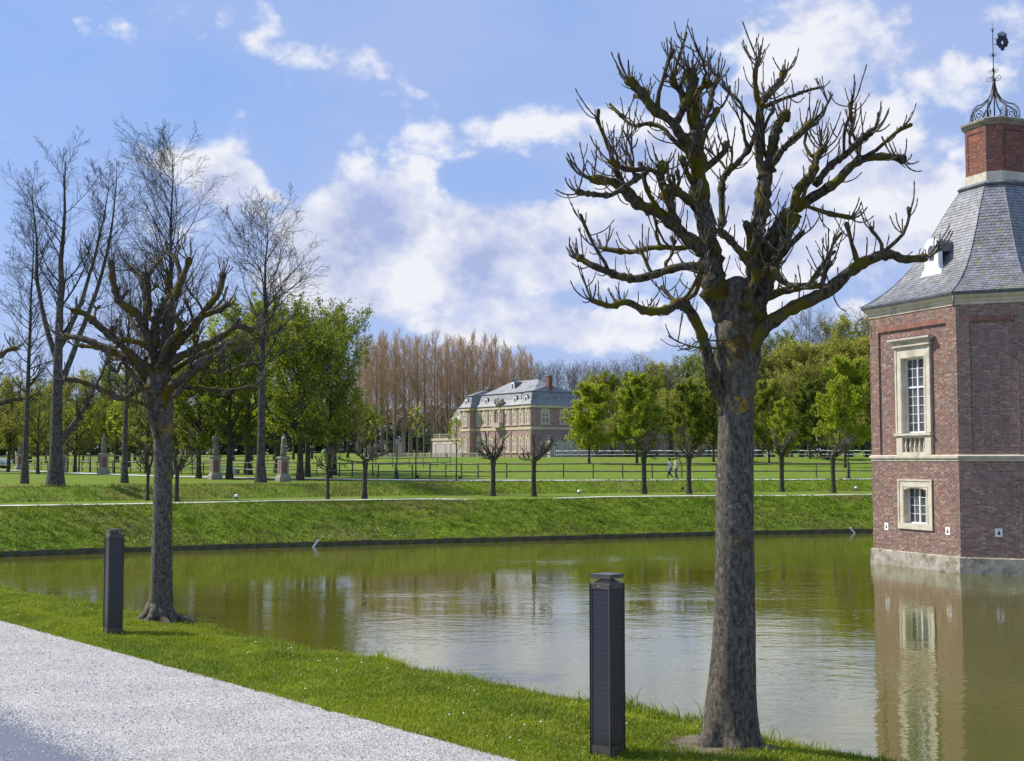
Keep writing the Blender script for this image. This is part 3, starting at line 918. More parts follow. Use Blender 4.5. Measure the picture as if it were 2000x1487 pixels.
for i in (0, 2, 4, 6):
    Mx = FM(i)
    if i in (0, 2):
        surround(Mx, (up_sur[0], up_sur[1], 4.72, up_sur[3]), up_open).build('window_surround', M['stone'], tower)
        mb = MB()
        mb.box(up_sur[0] - .10, up_sur[1] + .10, -.05, .14, 8.302, 8.36, Mx); mb.box(up_sur[0] - .02, up_sur[1] + .02, -.05, .07, 8.36, 8.50, Mx)
        mb.box(up_sur[0] - .14, up_sur[1] + .14, -.05, .20, 8.50, 8.57, Mx); mb.box(up_sur[0] - .24, up_sur[1] + .24, -.05, .27, 8.57, 8.63, Mx)
        mb.build('window_cornice', M['stone'], tower)
        mb = MB(); mb.box(up_sur[0] - .17, up_sur[1] + .17, -.05, .215, 8.633, 8.652, Mx); mb.build('lead_flashing', M['lead'], tower)
        # balustrade below the window
        mb = MB()
        mb.box(up_sur[0] - .06, up_sur[1] + .06, -.4, .12, 4.63, 4.72, Mx)
        mb.box(up_sur[0] + .0, up_sur[0] + .36, -.4, .05, 3.83, 4.63, Mx); mb.box(up_sur[1] - .36, up_sur[1], -.4, .05, 3.83, 4.63, Mx)
        mb.box(up_sur[0] + .36, up_sur[1] - .36, -.4, .045, 3.83, 3.95, Mx); mb.box(up_sur[0] + .36, up_sur[1] - .36, -.4, .045, 4.53, 4.63, Mx)
        ap = mb.build('balustrade', M['stone'], tower)
        mb = MB(); mb.box(up_sur[0] + .36, up_sur[1] - .36, -.40, -.22, 3.95, 4.53, Mx); mb.build('balustrade_back', M['stone_grey'], ap)
        for k in range(5):
            uu = up_sur[0] + .36 + (up_sur[1] - up_sur[0] - .72) * (k + .5) / 5
            mb = MB()
            mb.lathe([(.05, 0), (.05, .05), (.03, .08), (.062, .20), (.066, .27), (.03, .44), (.028, .48), (.05, .53), (.05, .58)], 8, (uu, -.06, 3.95), Mx)
            mb.build('baluster', M['stone'], ap, True)
        window(tower, Mx, up_open[0], up_open[1], up_open[2], up_open[3], -.26, 4, 0, (6.62, 5, 3))
        mb = surround(Mx, (lo_sur[0], lo_sur[1], lo_sur[2], lo_sur[3]), lo_open, .035)
        mb.box(lo_sur[0] - .03, lo_sur[1] + .03, -.4, .07, lo_sur[2], lo_open[2], Mx)
        # slightly cambered head
        n = 8
        for k in range(n):
            a0 = lo_open[0] + (lo_open[1] - lo_open[0]) * k / n; a1 = lo_open[0] + (lo_open[1] - lo_open[0]) * (k + 1) / n
            h = .11 * (abs((k + .5) / n - .5) * 2) ** 2.5
            if h > .004: mb.box(a0, a1, -.40, .03, lo_open[3] - h, lo_open[3] + .001, Mx)
        mb.build('window_surround', M['stone'], tower)
        window(tower, Mx, lo_open[0], lo_open[1], lo_open[2], lo_open[3], -.24, 4, 4)
for i, u in ((0, .92), (0, 4.75), (1, 1.40), (2, .92)):
    Mx = FM(i)
    mb = MB(); mb.box(u - .13, u + .13, -.1, .012, .68, .99, Mx)
    v = mb.build('vent_stone', M['white'], tower)
    mb = MB()
    pts = [(u + .05 * math.cos(a), .80 + .05 * math.sin(a)) for a in np.linspace(R(60), R(-240), 12)] + [(u - .02, .92), (u + .02, .92)]
    mb.add([Mx @ Vector((a, d, z)) for d in (-.05, .016) for a, z in pts], [tuple(range(14)), tuple(range(14, 28))] + [(k, (k + 1) % 14, 14 + (k + 1) % 14, 14 + k) for k in range(14)])
    mb.build('vent_hole', M['dark'], v)
# downpipe stub at the corner and lightning cable
c1 = tv[1] * 1.045
MB().tube([(c1.x, c1.y, 10.12), (c1.x, c1.y, 9.72), (c1.x * .985, c1.y * .985, 9.62)], .045, 8).build('downpipe', M['lead'], tower, True)
Mx = FM(1)
MB().tube([Mx @ Vector((2.22, .02, z)) for z in (10.0, 9.7, 7, 5, 3.9, 3.6, 1, .2)], .008, 5).build('lightning_cable', M['stone_grey'], tower)
q = tv[0] * 1.05
MB().tube([(q.x, q.y, 9.75), (q.x * 1.03, q.y * 1.03, 9.66), (q.x * 1.055, q.y * 1.055, 9.48)], [.03, .028, .012], 6).build('waterspout', M['iron'], tower)

# ---- slate roof
PROF = [(1.066, 10.19), (.955, 10.50), (.845, 10.90), (.755, 11.33), (.668, 11.84), (.58, 12.50), (.494, 13.25), (.41, 14.05), (.325, 14.75), (.262, 15.22)]
def prof(sv):
    k = np.interp(sv, PS, np.arange(len(PROF)))
    i = min(int(k), len(PROF) - 2); f = k - i
    return PROF[i][0] + (PROF[i + 1][0] - PROF[i][0]) * f, PROF[i][1] + (PROF[i + 1][1] - PROF[i][1]) * f
PS = [0.0]
for (r0, z0), (r1, z1) in zip(PROF[:-1], PROF[1:]):
    PS.append(PS[-1] + math.hypot((r1 - r0) * 3.9, z1 - z0))
mb = MB(); mb.rings([[Vector((x, y, z)) for x, y in octo(r - .004)] for r, z in PROF])
roof = mb.build('roof', M['lead'], tower)
rgs = np.random.default_rng(9)
def roof_pt(i, f, s):
    r, z = prof(s)
    a = tv[i] * r; b = tv[(i + 1) % 8] * r
    q = a + (b - a) * f
    return np.array([q.x, q.y, z])
for i in range(8):
    V = []; F = []; C = []
    e = tv[(i + 1) % 8] - tv[i]; n = Vector((e.y, -e.x)).normalized()
    s = 0.0; row = 0; RH = .148
    while s < PS[-1] - .05:
        r, z = prof(s); L = e.length * r
        tw_ = .175; cnt = max(1, int(round(L / tw_)))
        r2, z2 = prof(min(s + .05, PS[-1])); sl = Vector((0, 0, 0))
        nv = np.array([n.x * (z2 - z), n.y * (z2 - z), (r - r2) * 3.9]); nv /= np.linalg.norm(nv) + 1e-9
        for k in range(-1, cnt + 1):
            f0 = (k + .5 * (row % 2)) / cnt; f1 = f0 + 1.0 / cnt * .985
            f0, f1 = max(f0, 0), min(f1, 1)
            if f1 - f0 < .15 / cnt: continue
            dz = .02 * rgs.random()
            fm = [(f0, .95), (f0, .05), (f0 + (f1 - f0) * .22, -.14), (f0 + (f1 - f0) * .62, -.20), (f1, -.02), (f1, .95)]
            b0 = len(V)
            lift = .014 + .010 * rgs.random()
            for ff, h in fm:
                pt = roof_pt(i, ff, float(np.clip(s + h * RH + dz, 0, PS[-1])))
                V.append(pt + nv * (.006 + lift * (.95 - h)))
            for ff, h in fm[1:5]:
                pt = roof_pt(i, ff, float(np.clip(s + h * RH + dz, 0, PS[-1])))
                V.append(pt - nv * .01)
            F.append((b0, b0 + 1, b0 + 2, b0 + 3, b0 + 4, b0 + 5))
            for q4 in range(3): F.append((b0 + 1 + q4, b0 + 6 + q4, b0 + 7 + q4, b0 + 2 + q4))
            g = .19 + .08 * rgs.random()
            cc_ = np.array([g * .98, g * .99, g * 1.05])
            if rgs.random() < .08: cc_ = np.array([.20, .21, .13]) * (.8 + .5 * rgs.random())
            C += [cc_] * 10
        s += RH; row += 1
    f6 = np.array([f for f in F if len(f) == 6]); f4 = np.array([f for f in F if len(f) == 4])
    tag(link('slates', np_mesh('slates', np.array(V), [f6, f4], False, np.array(C)), roof, M['slate']), kind='stuff')
for i in range(8):
    MB().tube([roof_pt(i, 0, s) * np.array([1.004, 1.004, 1]) + np.array([0, 0, .02]) for s in np.linspace(0, PS[-1], 14)], .022, 5).build('hip_roll', M['lead'], roof, True)
# oval dormer on the sunlit roof face
Mx = FM(0)
mid = (tv[0] + tv[1]) / 2; n0 = Vector((mid.x, mid.y)).normalized()
def dormer(i, zb):
    mid = (tv[i] + tv[(i + 1) % 8]) / 2; ap = mid.length; n0 = mid.normalized(); e0 = (tv[(i + 1) % 8] - tv[i]).normalized()
    rr = np.interp(zb, [q[1] for q in PROF], [q[0] for q in PROF])
    D_ = ap * rr + .03
    Md = Matrix(((e0.x, n0.x, 0, n0.x * D_), (e0.y, n0.y, 0, n0.y * D_), (0, 0, 1, zb), (0, 0, 0, 1)))
    out = [(-.62, 0), (.62, 0), (.62, .13), (.50, .20), (.43, .42), (.43, 1.02)] + [(.43 * math.cos(a), 1.05 + .46 * math.sin(a)) for a in np.linspace(0.1, math.pi - .1, 13)] + [(-.43, 1.02), (-.43, .42), (-.50, .20), (-.62, .13)]
    no = len(out)
    mb = MB()
    # face with an oval hole: bridge outline to oval
    ov = []
    for (x, z) in out:
        a = math.atan2(z - .85, x); ov.append((.24 * math.cos(a), .85 + .36 * math.sin(a)))
    vs = [Md @ Vector((x, d, z)) for d in (.0, -.22) for x, z in out] + [Md @ Vector((x, d, z)) for d in (.0, -.12) for x, z in ov]
    fsx = []
    for k in range(no):
        j = (k + 1) % no
        fsx += [(k, j, 2 * no + j, 2 * no + k), (k, no + k, no + j, j), (2 * no + k, 2 * no + j, 3 * no + j, 3 * no + k)]
    mb.add(vs, fsx)
    mb.box(-.66, .66, -.22, .05, -.06, .0, Md)
    d = mb.build('dormer', M['white'], tower)
    q = MB(); q.add([Md @ Vector((x, -.10, z)) for x, z in ov], [tuple(range(no))]); q.build('pane', M['glass'], d)
    # little curved slate roof running back
    mb = MB(); rings = []
    for dd, k in ((-.02, 1.0), (-1.6, .9)):
        rings.append([Md @ Vector((.47 * k * math.cos(a), dd, 1.0 + .50 * k * math.sin(a))) for a in np.linspace(-.15, math.pi + .15, 12)])
    mb.rings(rings); mb.build('dormer_roof', M['lead'], d)
dormer(0, 11.35)
dormer(4, 11.35)
# ---- chimney-like brick turret
CS = .232
rgq = np.random.default_rng(12)
def octs(sc, o=0.0): return [(q.x * (sc + o / 4.0), q.y * (sc + o / 4.0)) for q in tv]
mb = MB(); mb.rings([[Vector((x, y, z)) for x, y in octs(s)] for s, z in ((.29, 15.12), (.30, 15.20), (.272, 15.32), (.245, 15.36))]); mb.build('lead_collar', M['lead'], tower)
mb = MB(); mb.rings([[Vector((x, y, z)) for x, y in octs(s)] for s, z in ((.238, 15.3), (.238, 15.74))]); mb.build('turret_base', M['stone'], tower)
mb = MB(); mb.rings([[Vector((x, y, z)) for x, y in octs(s)] for s, z in ((CS - .003, 15.74), (CS - .003, 17.78))]); turret = mb.build('turret', M['mortar'], tower)
sets = []
PAL2 = np.array([[.32, .115, .075], [.27, .095, .065], [.22, .085, .065], [.36, .15, .10], [.18, .09, .075]])
for i in range(8):
    a, b = tv[i] * CS, tv[(i + 1) % 8] * CS
    e = (b - a).normalized(); n = Vector((e.y, -e.x)); L = (b - a).length
    Mq = Matrix(((e.x, n.x, 0, a.x), (e.y, n.y, 0, a.y), (0, 0, 1, 0), (0, 0, 0, 1)))
    pan = [(.16, L - .12, 15.95, 17.52)] if i % 2 == 0 else []
    sets.append(bricks(Mq, (0, L, 15.742, 17.76), [], [], rgq, .075, .22, .010, PAL2, -.03, .05))
    if pan:
        k = pan[0]; q = MB(); q.box(k[0], k[0] + .035, -.02, .006, k[2], k[3], Mq); q.box(k[0] + .035, k[1], -.02, .006, k[3] - .04, k[3], Mq); q.build('panel_edge', M['bollard_dark'], turret)  # dark strips along the left and top edges of the panel
brick_part('turret_brickwork', sets, turret)
mb = MB(); mb.rings([[Vector((x, y, z)) for x, y in octs(CS, o)] for o, z in ((-.02, 17.76), (.02, 17.765), (.04, 17.82), (.12, 17.92), (.13, 18.0), (.05, 18.05))]); mb.build('turret_cap', M['stone_grey'], tower)
# ---- wrought iron crown and weather vane
crown = thing('weather_vane', 'wrought iron crown with scrolls and heraldic weather vane on the brick turret', 'weather vane', (tower.location.x, tower.location.y, 18.05))
def spiral(cx, cz, r0, turns, a0, sgn, n=30):
    return [(cx + r0 * (1 - .80 * k / n) * math.cos(a0 + sgn * turns * 2 * math.pi * k / n), cz + r0 * (1 - .80 * k / n) * math.sin(a0 + sgn * turns * 2 * math.pi * k / n)) for k in range(n + 1)]
Rc = 1.02
for k in range(8):
    ang = th0 - math.pi / 2 + math.pi / 8 * 1 + k * math.pi / 4 + R(9)
    cx_, cy_ = math.cos(ang), math.sin(ang)
    def W(pts): return [(r * cx_, r * cy_, z) for r, z in pts]
    big_ = k % 1 == 0
    rib = [(Rc, 0), (Rc + .03, .28), (Rc - .03, .55), (Rc - .22, .74), (Rc - .48, .84), (Rc - .72, 1.04), (Rc - .88, 1.34), (.07, 1.62), (.03, 1.95)]
    MB().tube(W(rib), .022, 5).build('rib', M['iron'], crown, True)
    MB().tube(W([(r - .06, z - .02) for r, z in rib[:-2]]), .012, 5).build('inner_rib', M['iron'], crown, True)
    MB().tube(W(spiral(Rc - .33, .33, .26, 1.9, R(-60), 1)), .016, 5).build('scroll', M['iron'], crown, True)
    if k % 2 == 0:
        MB().tube(W(spiral(.19, 1.98, .14, 1.4, R(200), 1) ), .013, 5).build('scroll', M['iron'], crown, True)
        MB().tube(W(spiral(.13, 2.28, .10, 1.3, R(160), -1)), .011, 5).build('scroll', M['iron'], crown, True)
        MB().tube(W(spiral(.10, 3.02, .075, 1.2, R(200), 1)), .009, 5).build('scroll', M['iron'], crown, True)
        MB().tube(W([(.0, 4.05), (.05, 4.10), (.09, 4.18), (.12, 4.13)]), .008, 5).build('spike', M['iron'], crown, True)
mb = MB(); mb.lathe([(.03, 0), (.03, 1.5), (.07, 1.6), (.05, 1.7), (.028, 1.9), (.04, 2.4), (.02, 2.5), (.02, 2.9), (.05, 2.98), (.02, 3.06), (.016, 4.0), (.04, 4.05), (.012, 4.12), (.004, 4.45)], 8)
mb.build('mast', M['iron'], crown, True)
Mv = Matrix.Rotation(R(4), 4, 'Z')
mb = MB()
shield = [(.34 + .27 * math.cos(a) * (1 + .06 * math.cos(9 * a)), 3.58 + .27 * math.sin(a) * (1 + .06 * math.cos(9 * a))) for a in np.linspace(0, 2 * math.pi, 40, endpoint=False)]
n = len(shield)
# two lobes with an open diamond between: ring of quads round a small hole
hole = [(.42 + .05 * math.cos(a) * (1.0 if abs(math.sin(a)) < .5 else .6), 3.56 + .09 * math.sin(a)) for a in np.linspace(0, 2 * math.pi, 40, endpoint=False)]
vs = [Mv @ Vector((x + .08, y, z)) for y in (-.012, .012) for x, z in shield] + [Mv @ Vector((x, y, z)) for y in (-.012, .012) for x, z in hole]
fsx = []
for k in range(n):
    j = (k + 1) % n
    fsx += [(k, j, 2 * n + j, 2 * n + k), (n + k, 3 * n + k, 3 * n + j, n + j), (k, n + k, n + j, j), (2 * n + k, 2 * n + j, 3 * n + j, 3 * n + k)]
mb.add(vs, fsx)
for a, h in ((-.17, .10), (-.09, .15), (0, .19), (.09, .15), (.17, .10)):
    mb.box(.42 + a - .028, .42 + a + .028, -.011, .011, 3.84, 3.84 + h, Mv)
    mb.lathe([(.005, -.035), (.03, 0), (.005, .035)], 6, (.42 + a, 0, 3.86 + h), Mv)
mb.box(.22, .62, -.0115, .0115, 3.80, 3.865, Mv)
mb.box(.34, .50, -.0115, .0115, 3.22, 3.34, Mv)
mb.build('vane_shield', M['iron'], crown)
mb = MB(); mb.tube([Mv @ Vector((0, 0, 3.72)), Mv @ Vector((.2, 0, 3.72))], .012, 5); mb.tube([Mv @ Vector((0, 0, 3.46)), Mv @ Vector((.2, 0, 3.46))], .012, 5)
mb.build('vane_arm', M['iron'], crown)

# ================================================================ TREES
Z = np.array([0, 0, 1.0])
def unit(a): return a / (np.linalg.norm(a, axis=-1, keepdims=True) + 1e-9)
def interp_poly(P, t):
    """P (N,K,3), t (N,M) in 0..1 -> points (N,M,3), tangents"""
    N, K, _ = P.shape
    k = np.clip(t * (K - 1), 0, K - 1.001); i = k.astype(int); f = (k - i)[..., None]
    n = np.arange(N)[:, None]
    a, b = P[n, i], P[n, i + 1]
    return a + (b - a) * f, unit(b - a), i, f[..., 0]
def spawn(P, Rd, m, t0, t1, ang, lenf, K, up, wob, rg, rmin=.006, rf=.62, taper=.25, tpow=1.0, shape=None, maxlen=None):
    N, K0, _ = P.shape
    t = t0 + (t1 - t0) * ((np.arange(m)[None] + rg.random((N, m))) / m) ** tpow
    base, tan, i, f = interp_poly(P, t)
    n = np.arange(N)[:, None]
    rp = Rd[n, i] + (Rd[n, np.minimum(i + 1, K0 - 1)] - Rd[n, i]) * f
    L = np.linalg.norm(np.diff(P, axis=1), axis=2).sum(1)[:, None]
    rv = unit(rg.normal(size=(N, m, 3)))
    perp = unit(np.cross(tan, rv))
    an = ang[0] + (ang[1] - ang[0]) * rg.random((N, m))
    d = tan * np.cos(an)[..., None] + perp * np.sin(an)[..., None]
    sh = (1 - .62 * (t - t0) / (t1 - t0 + 1e-9)) if shape is None else shape(t)
    ln = L * lenf * sh * (.7 + .6 * rg.random((N, m)))
    if maxlen: ln = np.minimum(ln, maxlen)
    base = base.reshape(-1, 3); d = d.reshape(-1, 3); ln = ln.reshape(-1); r0 = np.maximum(rp.reshape(-1) * rf, rmin)
    out = [base]; step = ln / (K - 1)
    for k in range(K - 1):
        d = unit(d + Z * up + wob * rg.normal(size=d.shape))
        out.append(out[-1] + d * step[:, None])
    Pn = np.stack(out, 1)
    Rn = r0[:, None] * np.linspace(1, taper, K)[None]
    return Pn, np.maximum(Rn, rmin * .6)
def stem(h, r, K, rg, wob=.02, lean=(0, 0), top=.08, flare=1.5):
    z = np.linspace(0, h, K)
    P = np.stack([np.cumsum(rg.normal(0, wob, K)) * np.linspace(0, 1, K) * h * .12 + lean[0] * z, np.cumsum(rg.normal(0, wob, K)) * np.linspace(0, 1, K) * h * .12 + lean[1] * z, z], -1)
    Rr = r * (1 - (1 - top) * (z / h) ** 1.1)
    Rr[0] *= flare; 
    if K > 4: Rr[1] *= 1 + (flare - 1) * .15
    return P[None], Rr[None]
def leaves(P, n_per, size, rg, spread=.25, t0=.25):
    N, K, _ = P.shape
    t = t0 + (1 - t0) * rg.random((N, n_per))
    c, tan, _, _ = interp_poly(P, t)
    c = c.reshape(-1, 3) + rg.normal(0, spread, (N * n_per, 3))
    n = len(c)
    a = unit(rg.normal(size=(n, 3)) + np.array([0, 0, -.3])); b = unit(np.cross(a, rg.normal(size=(n, 3))))
    s = size * (.6 + .8 * rg.random((n, 1)))
    cr = np.cross(a, b)
    V = np.stack([c - a * s * .2, c + a * s * .35 + b * s * .38 + cr * s * .08, c + a * s, c + a * s * .35 - b * s * .38 + cr * s * .08], 1).reshape(-1, 3)
    i = np.arange(n) * 4
    F = np.stack([i, i + 1, i + 2, i + 3], -1)
    # light and dark clumps: tint by a slow noise of place
    g = vnoise(c[:, 0] * .9 + c[:, 2] * .4, c[:, 1] * .9 + c[:, 2] * .7, 3) * .7 + .3 * rg.random(n)
    return V, F, np.repeat(np.stack([g, g, g], -1), 4, axis=0)
def assemble(name, label, cat, parts, loc=(0, 0, 0), rz=0.0, group=None, scale=None):
    t = thing(name, label, cat, loc, rz, group)
    for pn, me, mat in parts:
        o = bpy.data.objects.new(pn, me); COL.objects.link(o); o.parent = t
        if pn in ('shoots', 'twigs', 'foliage', 'catkins', 'branches', 'limbs'): o['kind'] = 'stuff'
        if len(me.materials) == 0: me.materials.append(mat)
        elif me.materials[0] is not mat:
            o.material_slots[0].link = 'OBJECT'; o.material_slots[0].material = mat
    if scale: t.scale = scale if hasattr(scale, '__len__') else (scale,) * 3
    return t

# ---------------------------------------------------------------- the two near pollards, limb by limb
def pollard_near(label, base_px, Y, trunk, limbs, origin, cscale, seed, shoot_len=1.0, crown_only=False, axis=810, thr=1050):
    """limbs: (points in zoomed-crop pixels, width start, width end, depth end in m). Real metres round the trunk's own foot."""
    rg = random.Random(seed)
    mpp = Y / FPX
    bx, by = base_px
    root = thing('pollard_tree', label, 'tree', at(bx, by, Y))
    if not crown_only: root.location.z = near_on(bx, by).z - .02
    z00 = at(bx, by, Y).z - root.location.z
    def loc(cx, cy, dep=0.0):
        px, py = origin[0] + cx / cscale, origin[1] + cy / cscale
        q = at(px, py, Y + dep)
        return Vector((q.x - root.location.x, dep, q.z - root.location.z))
    # trunk
    if trunk:
        pts, rad = [], []
        for (x0, x1, y) in trunk:
            p = at((x0 + x1) / 2, y, Y)
            pts.append(Vector((p.x - root.location.x, 0, p.z - root.location.z))); rad.append((x1 - x0) / 2 * mpp)
        pp = []; rr = []
        for i in range(len(pts) - 1):
            for k in range(5):
                f = k / 5; pp.append(pts[i].lerp(pts[i + 1], f)); rr.append(rad[i] + (rad[i + 1] - rad[i]) * f)
        pp.append(pts[-1]); rr.append(rad[-1])
        n = 40; V = []; 
        for k, (p, r) in enumerate(zip(pp, rr)):
            zz = p.z
            low = max(0, 1 - zz / .55) ** 1.6; high = max(0, min(1, (zz - 3.9) / .8))
            for j in range(n):
                a = 2 * math.pi * j / n
                lob = 1 + low * (.16 * math.cos(5 * a + 1) + .10 * math.cos(3 * a + seed)) + .022 * math.sin(3 * a + zz * 1.3) + .016 * math.sin(7 * a - zz * 2.1)
                lump = (vnoise(np.array([a * 2.2]), np.array([zz * 5.0]), seed)[0] - .5) * (.03 + .22 * high) + (vnoise(np.array([a * 6]), np.array([zz * 14]), seed + 3)[0] - .5) * (.022 + .06 * high)
                q = r * (lob + lump)
                V.append((p.x + q * math.cos(a), p.y + q * math.sin(a), zz))
        F = [(k * n + j, k * n + (j + 1) % n, (k + 1) * n + (j + 1) % n, (k + 1) * n + j) for k in range(len(pp) - 1) for j in range(n)]
        F.append(tuple(range((len(pp) - 1) * n, len(pp) * n)))
        me = bpy.data.meshes.new('trunk'); me.from_pydata(V, [], F)
        me.polygons.foreach_set('use_smooth', [True] * len(me.polygons))
        link('trunk', me, root, M['bark_near'])
    for li, (pts, w0, w1, d0, d1, knob) in enumerate(limbs):
        if pts[0][1] > thr and w0 > 20:
            pts = [(axis + (pts[0][0] - axis) * .35, pts[0][1] + 130)] + list(pts)
        w0, w1 = w0 * .74, w1 * .80
        K = len(pts)
        L3 = [loc(x, y, d0 + (d1 - d0) * (k / max(1, K - 1)) ** 1.0 + (rg.random() - .5) * .05 * (k > 0)) for k, (x, y) in enumerate(pts)]
        r3 = [max(.006, (w0 + (w1 - w0) * k / (K - 1)) / 2 / cscale * mpp) for k in range(K)]
        # smooth subdivision with gnarled radius
        P, Q = [], []
        for k in range(K - 1):
            a, b, c, d = L3[max(k - 1, 0)], L3[k], L3[k + 1], L3[min(k + 2, K - 1)]
            for s in range(6):
                f = s / 6
                q = .5 * ((2 * b) + (-a + c) * f + (2 * a - 5 * b + 4 * c - d) * f * f + (-a + 3 * b - 3 * c + d) * f ** 3)
                P.append(q); Q.append((r3[k] + (r3[k + 1] - r3[k]) * f))
        P.append(L3[-1]); Q.append(r3[-1])
        if knob:
            # swollen pollard knuckle at the end
            for k in range(len(Q)):
                e = (len(Q) - 1 - k)
                if e < 4: Q[k] *= 1 + knob * (.62 - .14 * e)
            dirv = (P[-1] - P[-2]).normalized()
            P.append(P[-1] + dirv * Q[-1] * .8); Q.append(Q[-1] * .78)
            P.append(P[-1] + dirv * Q[-1] * .3); Q.append(Q[-1] * .35)
        for k in range(1, len(Q)):
            Q[k] *= 1 + (rg.random() - .5) * .26 + (.34 if rg.random() < .12 else 0)
        mb = MB(); mb.tube(P, Q, 12)
        sd = seed * 7 + li
        me = mb.mesh('limb', True)
        for vi, v in enumerate(me.vertices):
            ring = vi // 12
            if ring < len(P):
                c = P[ring]; dv = v.co - c
                v.co = c + dv * (1 + .34 * (vnoise(np.array([v.co.x * 16 + v.co.y * 9]), np.array([v.co.z * 16]), sd)[0] - .5) + .22 * (vnoise(np.array([v.co.x * 45]), np.array([v.co.z * 45 + v.co.y * 30]), sd)[0] - .5))
        lo = link('limb', me, root, M['bark_branch'])
        # shoots: curved, upward, ending in a bud
        sh = MB()
        def shoot(base, out, Ls, r0, mbx=None):
            pts = [base]; d = out.normalized(); n = 7
            for s in range(n):
                d = (d + Vector((0, 0, .13 + .12 * rg.random())) + Vector((rg.gauss(0, .08), rg.gauss(0, .08), rg.gauss(0, .05)))).normalized()
                pts.append(pts[-1] + d * Ls / n)
            rad = [r0 * (1 - .40 * k / n) * (1 + (.28 if k % 2 and k > 1 else 0)) for k in range(n + 1)]
            rad[-1] = r0 * .95
            pts.append(pts[-1] + d * r0 * 3.2); rad.append(r0 * .25)
            (mbx or sh).tube(pts, rad, 6)
            if Ls > .35 and rg.random() < .5:
                j = rg.randint(2, 4); dd = (d + Vector((rg.gauss(0, .9), rg.gauss(0, .9), .1))).normalized()
                shoot(pts[j], dd, Ls * .45, r0 * .75, mbx)
        dirv = (P[-1] - P[-4]).normalized()
        if knob:
            for s in range(rg.randint(5, 8)):
                o = (dirv * .7 + Vector((rg.gauss(0, .85), rg.gauss(0, .8), .10 + rg.gauss(0, .45)))).normalized()
                one = MB(); shoot(P[-3] + o * Q[-4] * .6, o, (.12 + .38 * rg.random() ** 1.3) * shoot_len, (.0095 + .003 * rg.random()) * shoot_len ** 1.5, one); one.build('shoot', M['shoot'], lo, True)
        if w0 > 22:
            for s in range(int(len(P) / 14 + rg.random())):
                k = rg.randint(int(len(P) * .30), max(int(len(P) * .72), int(len(P) * .30) + 1))
                tdir = (P[k + 1] - P[k - 1]).normalized()
                o = tdir.cross(Vector((rg.gauss(0, 1), rg.gauss(0, 1), rg.gauss(0, 1)))).normalized()
                o.z = abs(o.z) * .8 + .1
                d = (o * 1.1 + tdir * .5 + Vector((0, 0, .25))).normalized(); r0 = min(Q[k] * .5, .05)
                Ls = (.30 + .55 * rg.random()) * (.7 + .3 * shoot_len); pb_ = [P[k]]
                for j in range(6):
                    d = (d + Vector((rg.gauss(0, .22), rg.gauss(0, .22), .08 + rg.gauss(0, .16)))).normalized(); pb_.append(pb_[-1] + d * Ls / 6)
                rb = [r0 * (1 - .35 * j / 6) * (1 + .3 * (rg.random() - .5)) for j in range(7)]; rb[-1] *= 1.5; rb[-2] *= 1.25
                pb_.append(pb_[-1] + d * rb[-1] * .8); rb.append(rb[-1] * .4)
                sb = MB(); sb.tube(pb_, rb, 8); sb.build('side_branch', M['bark_branch'], lo, True)
                for j in range(rg.randint(4, 8)):
                    o2 = (d * .6 + Vector((rg.gauss(0, .8), rg.gauss(0, .8), .1 + rg.gauss(0, .4)))).normalized()
                    shoot(pb_[rg.choice((-3, -3, -4, -5))], o2, (.12 + .40 * rg.random() ** 1.4) * shoot_len, (.007 + .004 * rg.random()) * shoot_len)
        nsh = int(len(P) * .42)
        for s in range(nsh):
            k = rg.randint(3, len(P) - 3) if len(P) > 8 else len(P) // 2
            tdir = (P[k + 1] - P[k - 1]).normalized()
            o = tdir.cross(Vector((rg.gauss(0, 1), rg.gauss(0, 1), rg.gauss(0, 1)))).normalized()
            o = (o + tdir * .5 + Vector((0, 0, .1))).normalized()
            shoot(P[k] + o * Q[k] * .7, o, (.06 + .38 * rg.random() ** 2) * shoot_len, .006 + .004 * rg.random())
        if sh.v: tag(sh.build('twigs', M['shoot'], lo, True), kind='stuff')
    return root

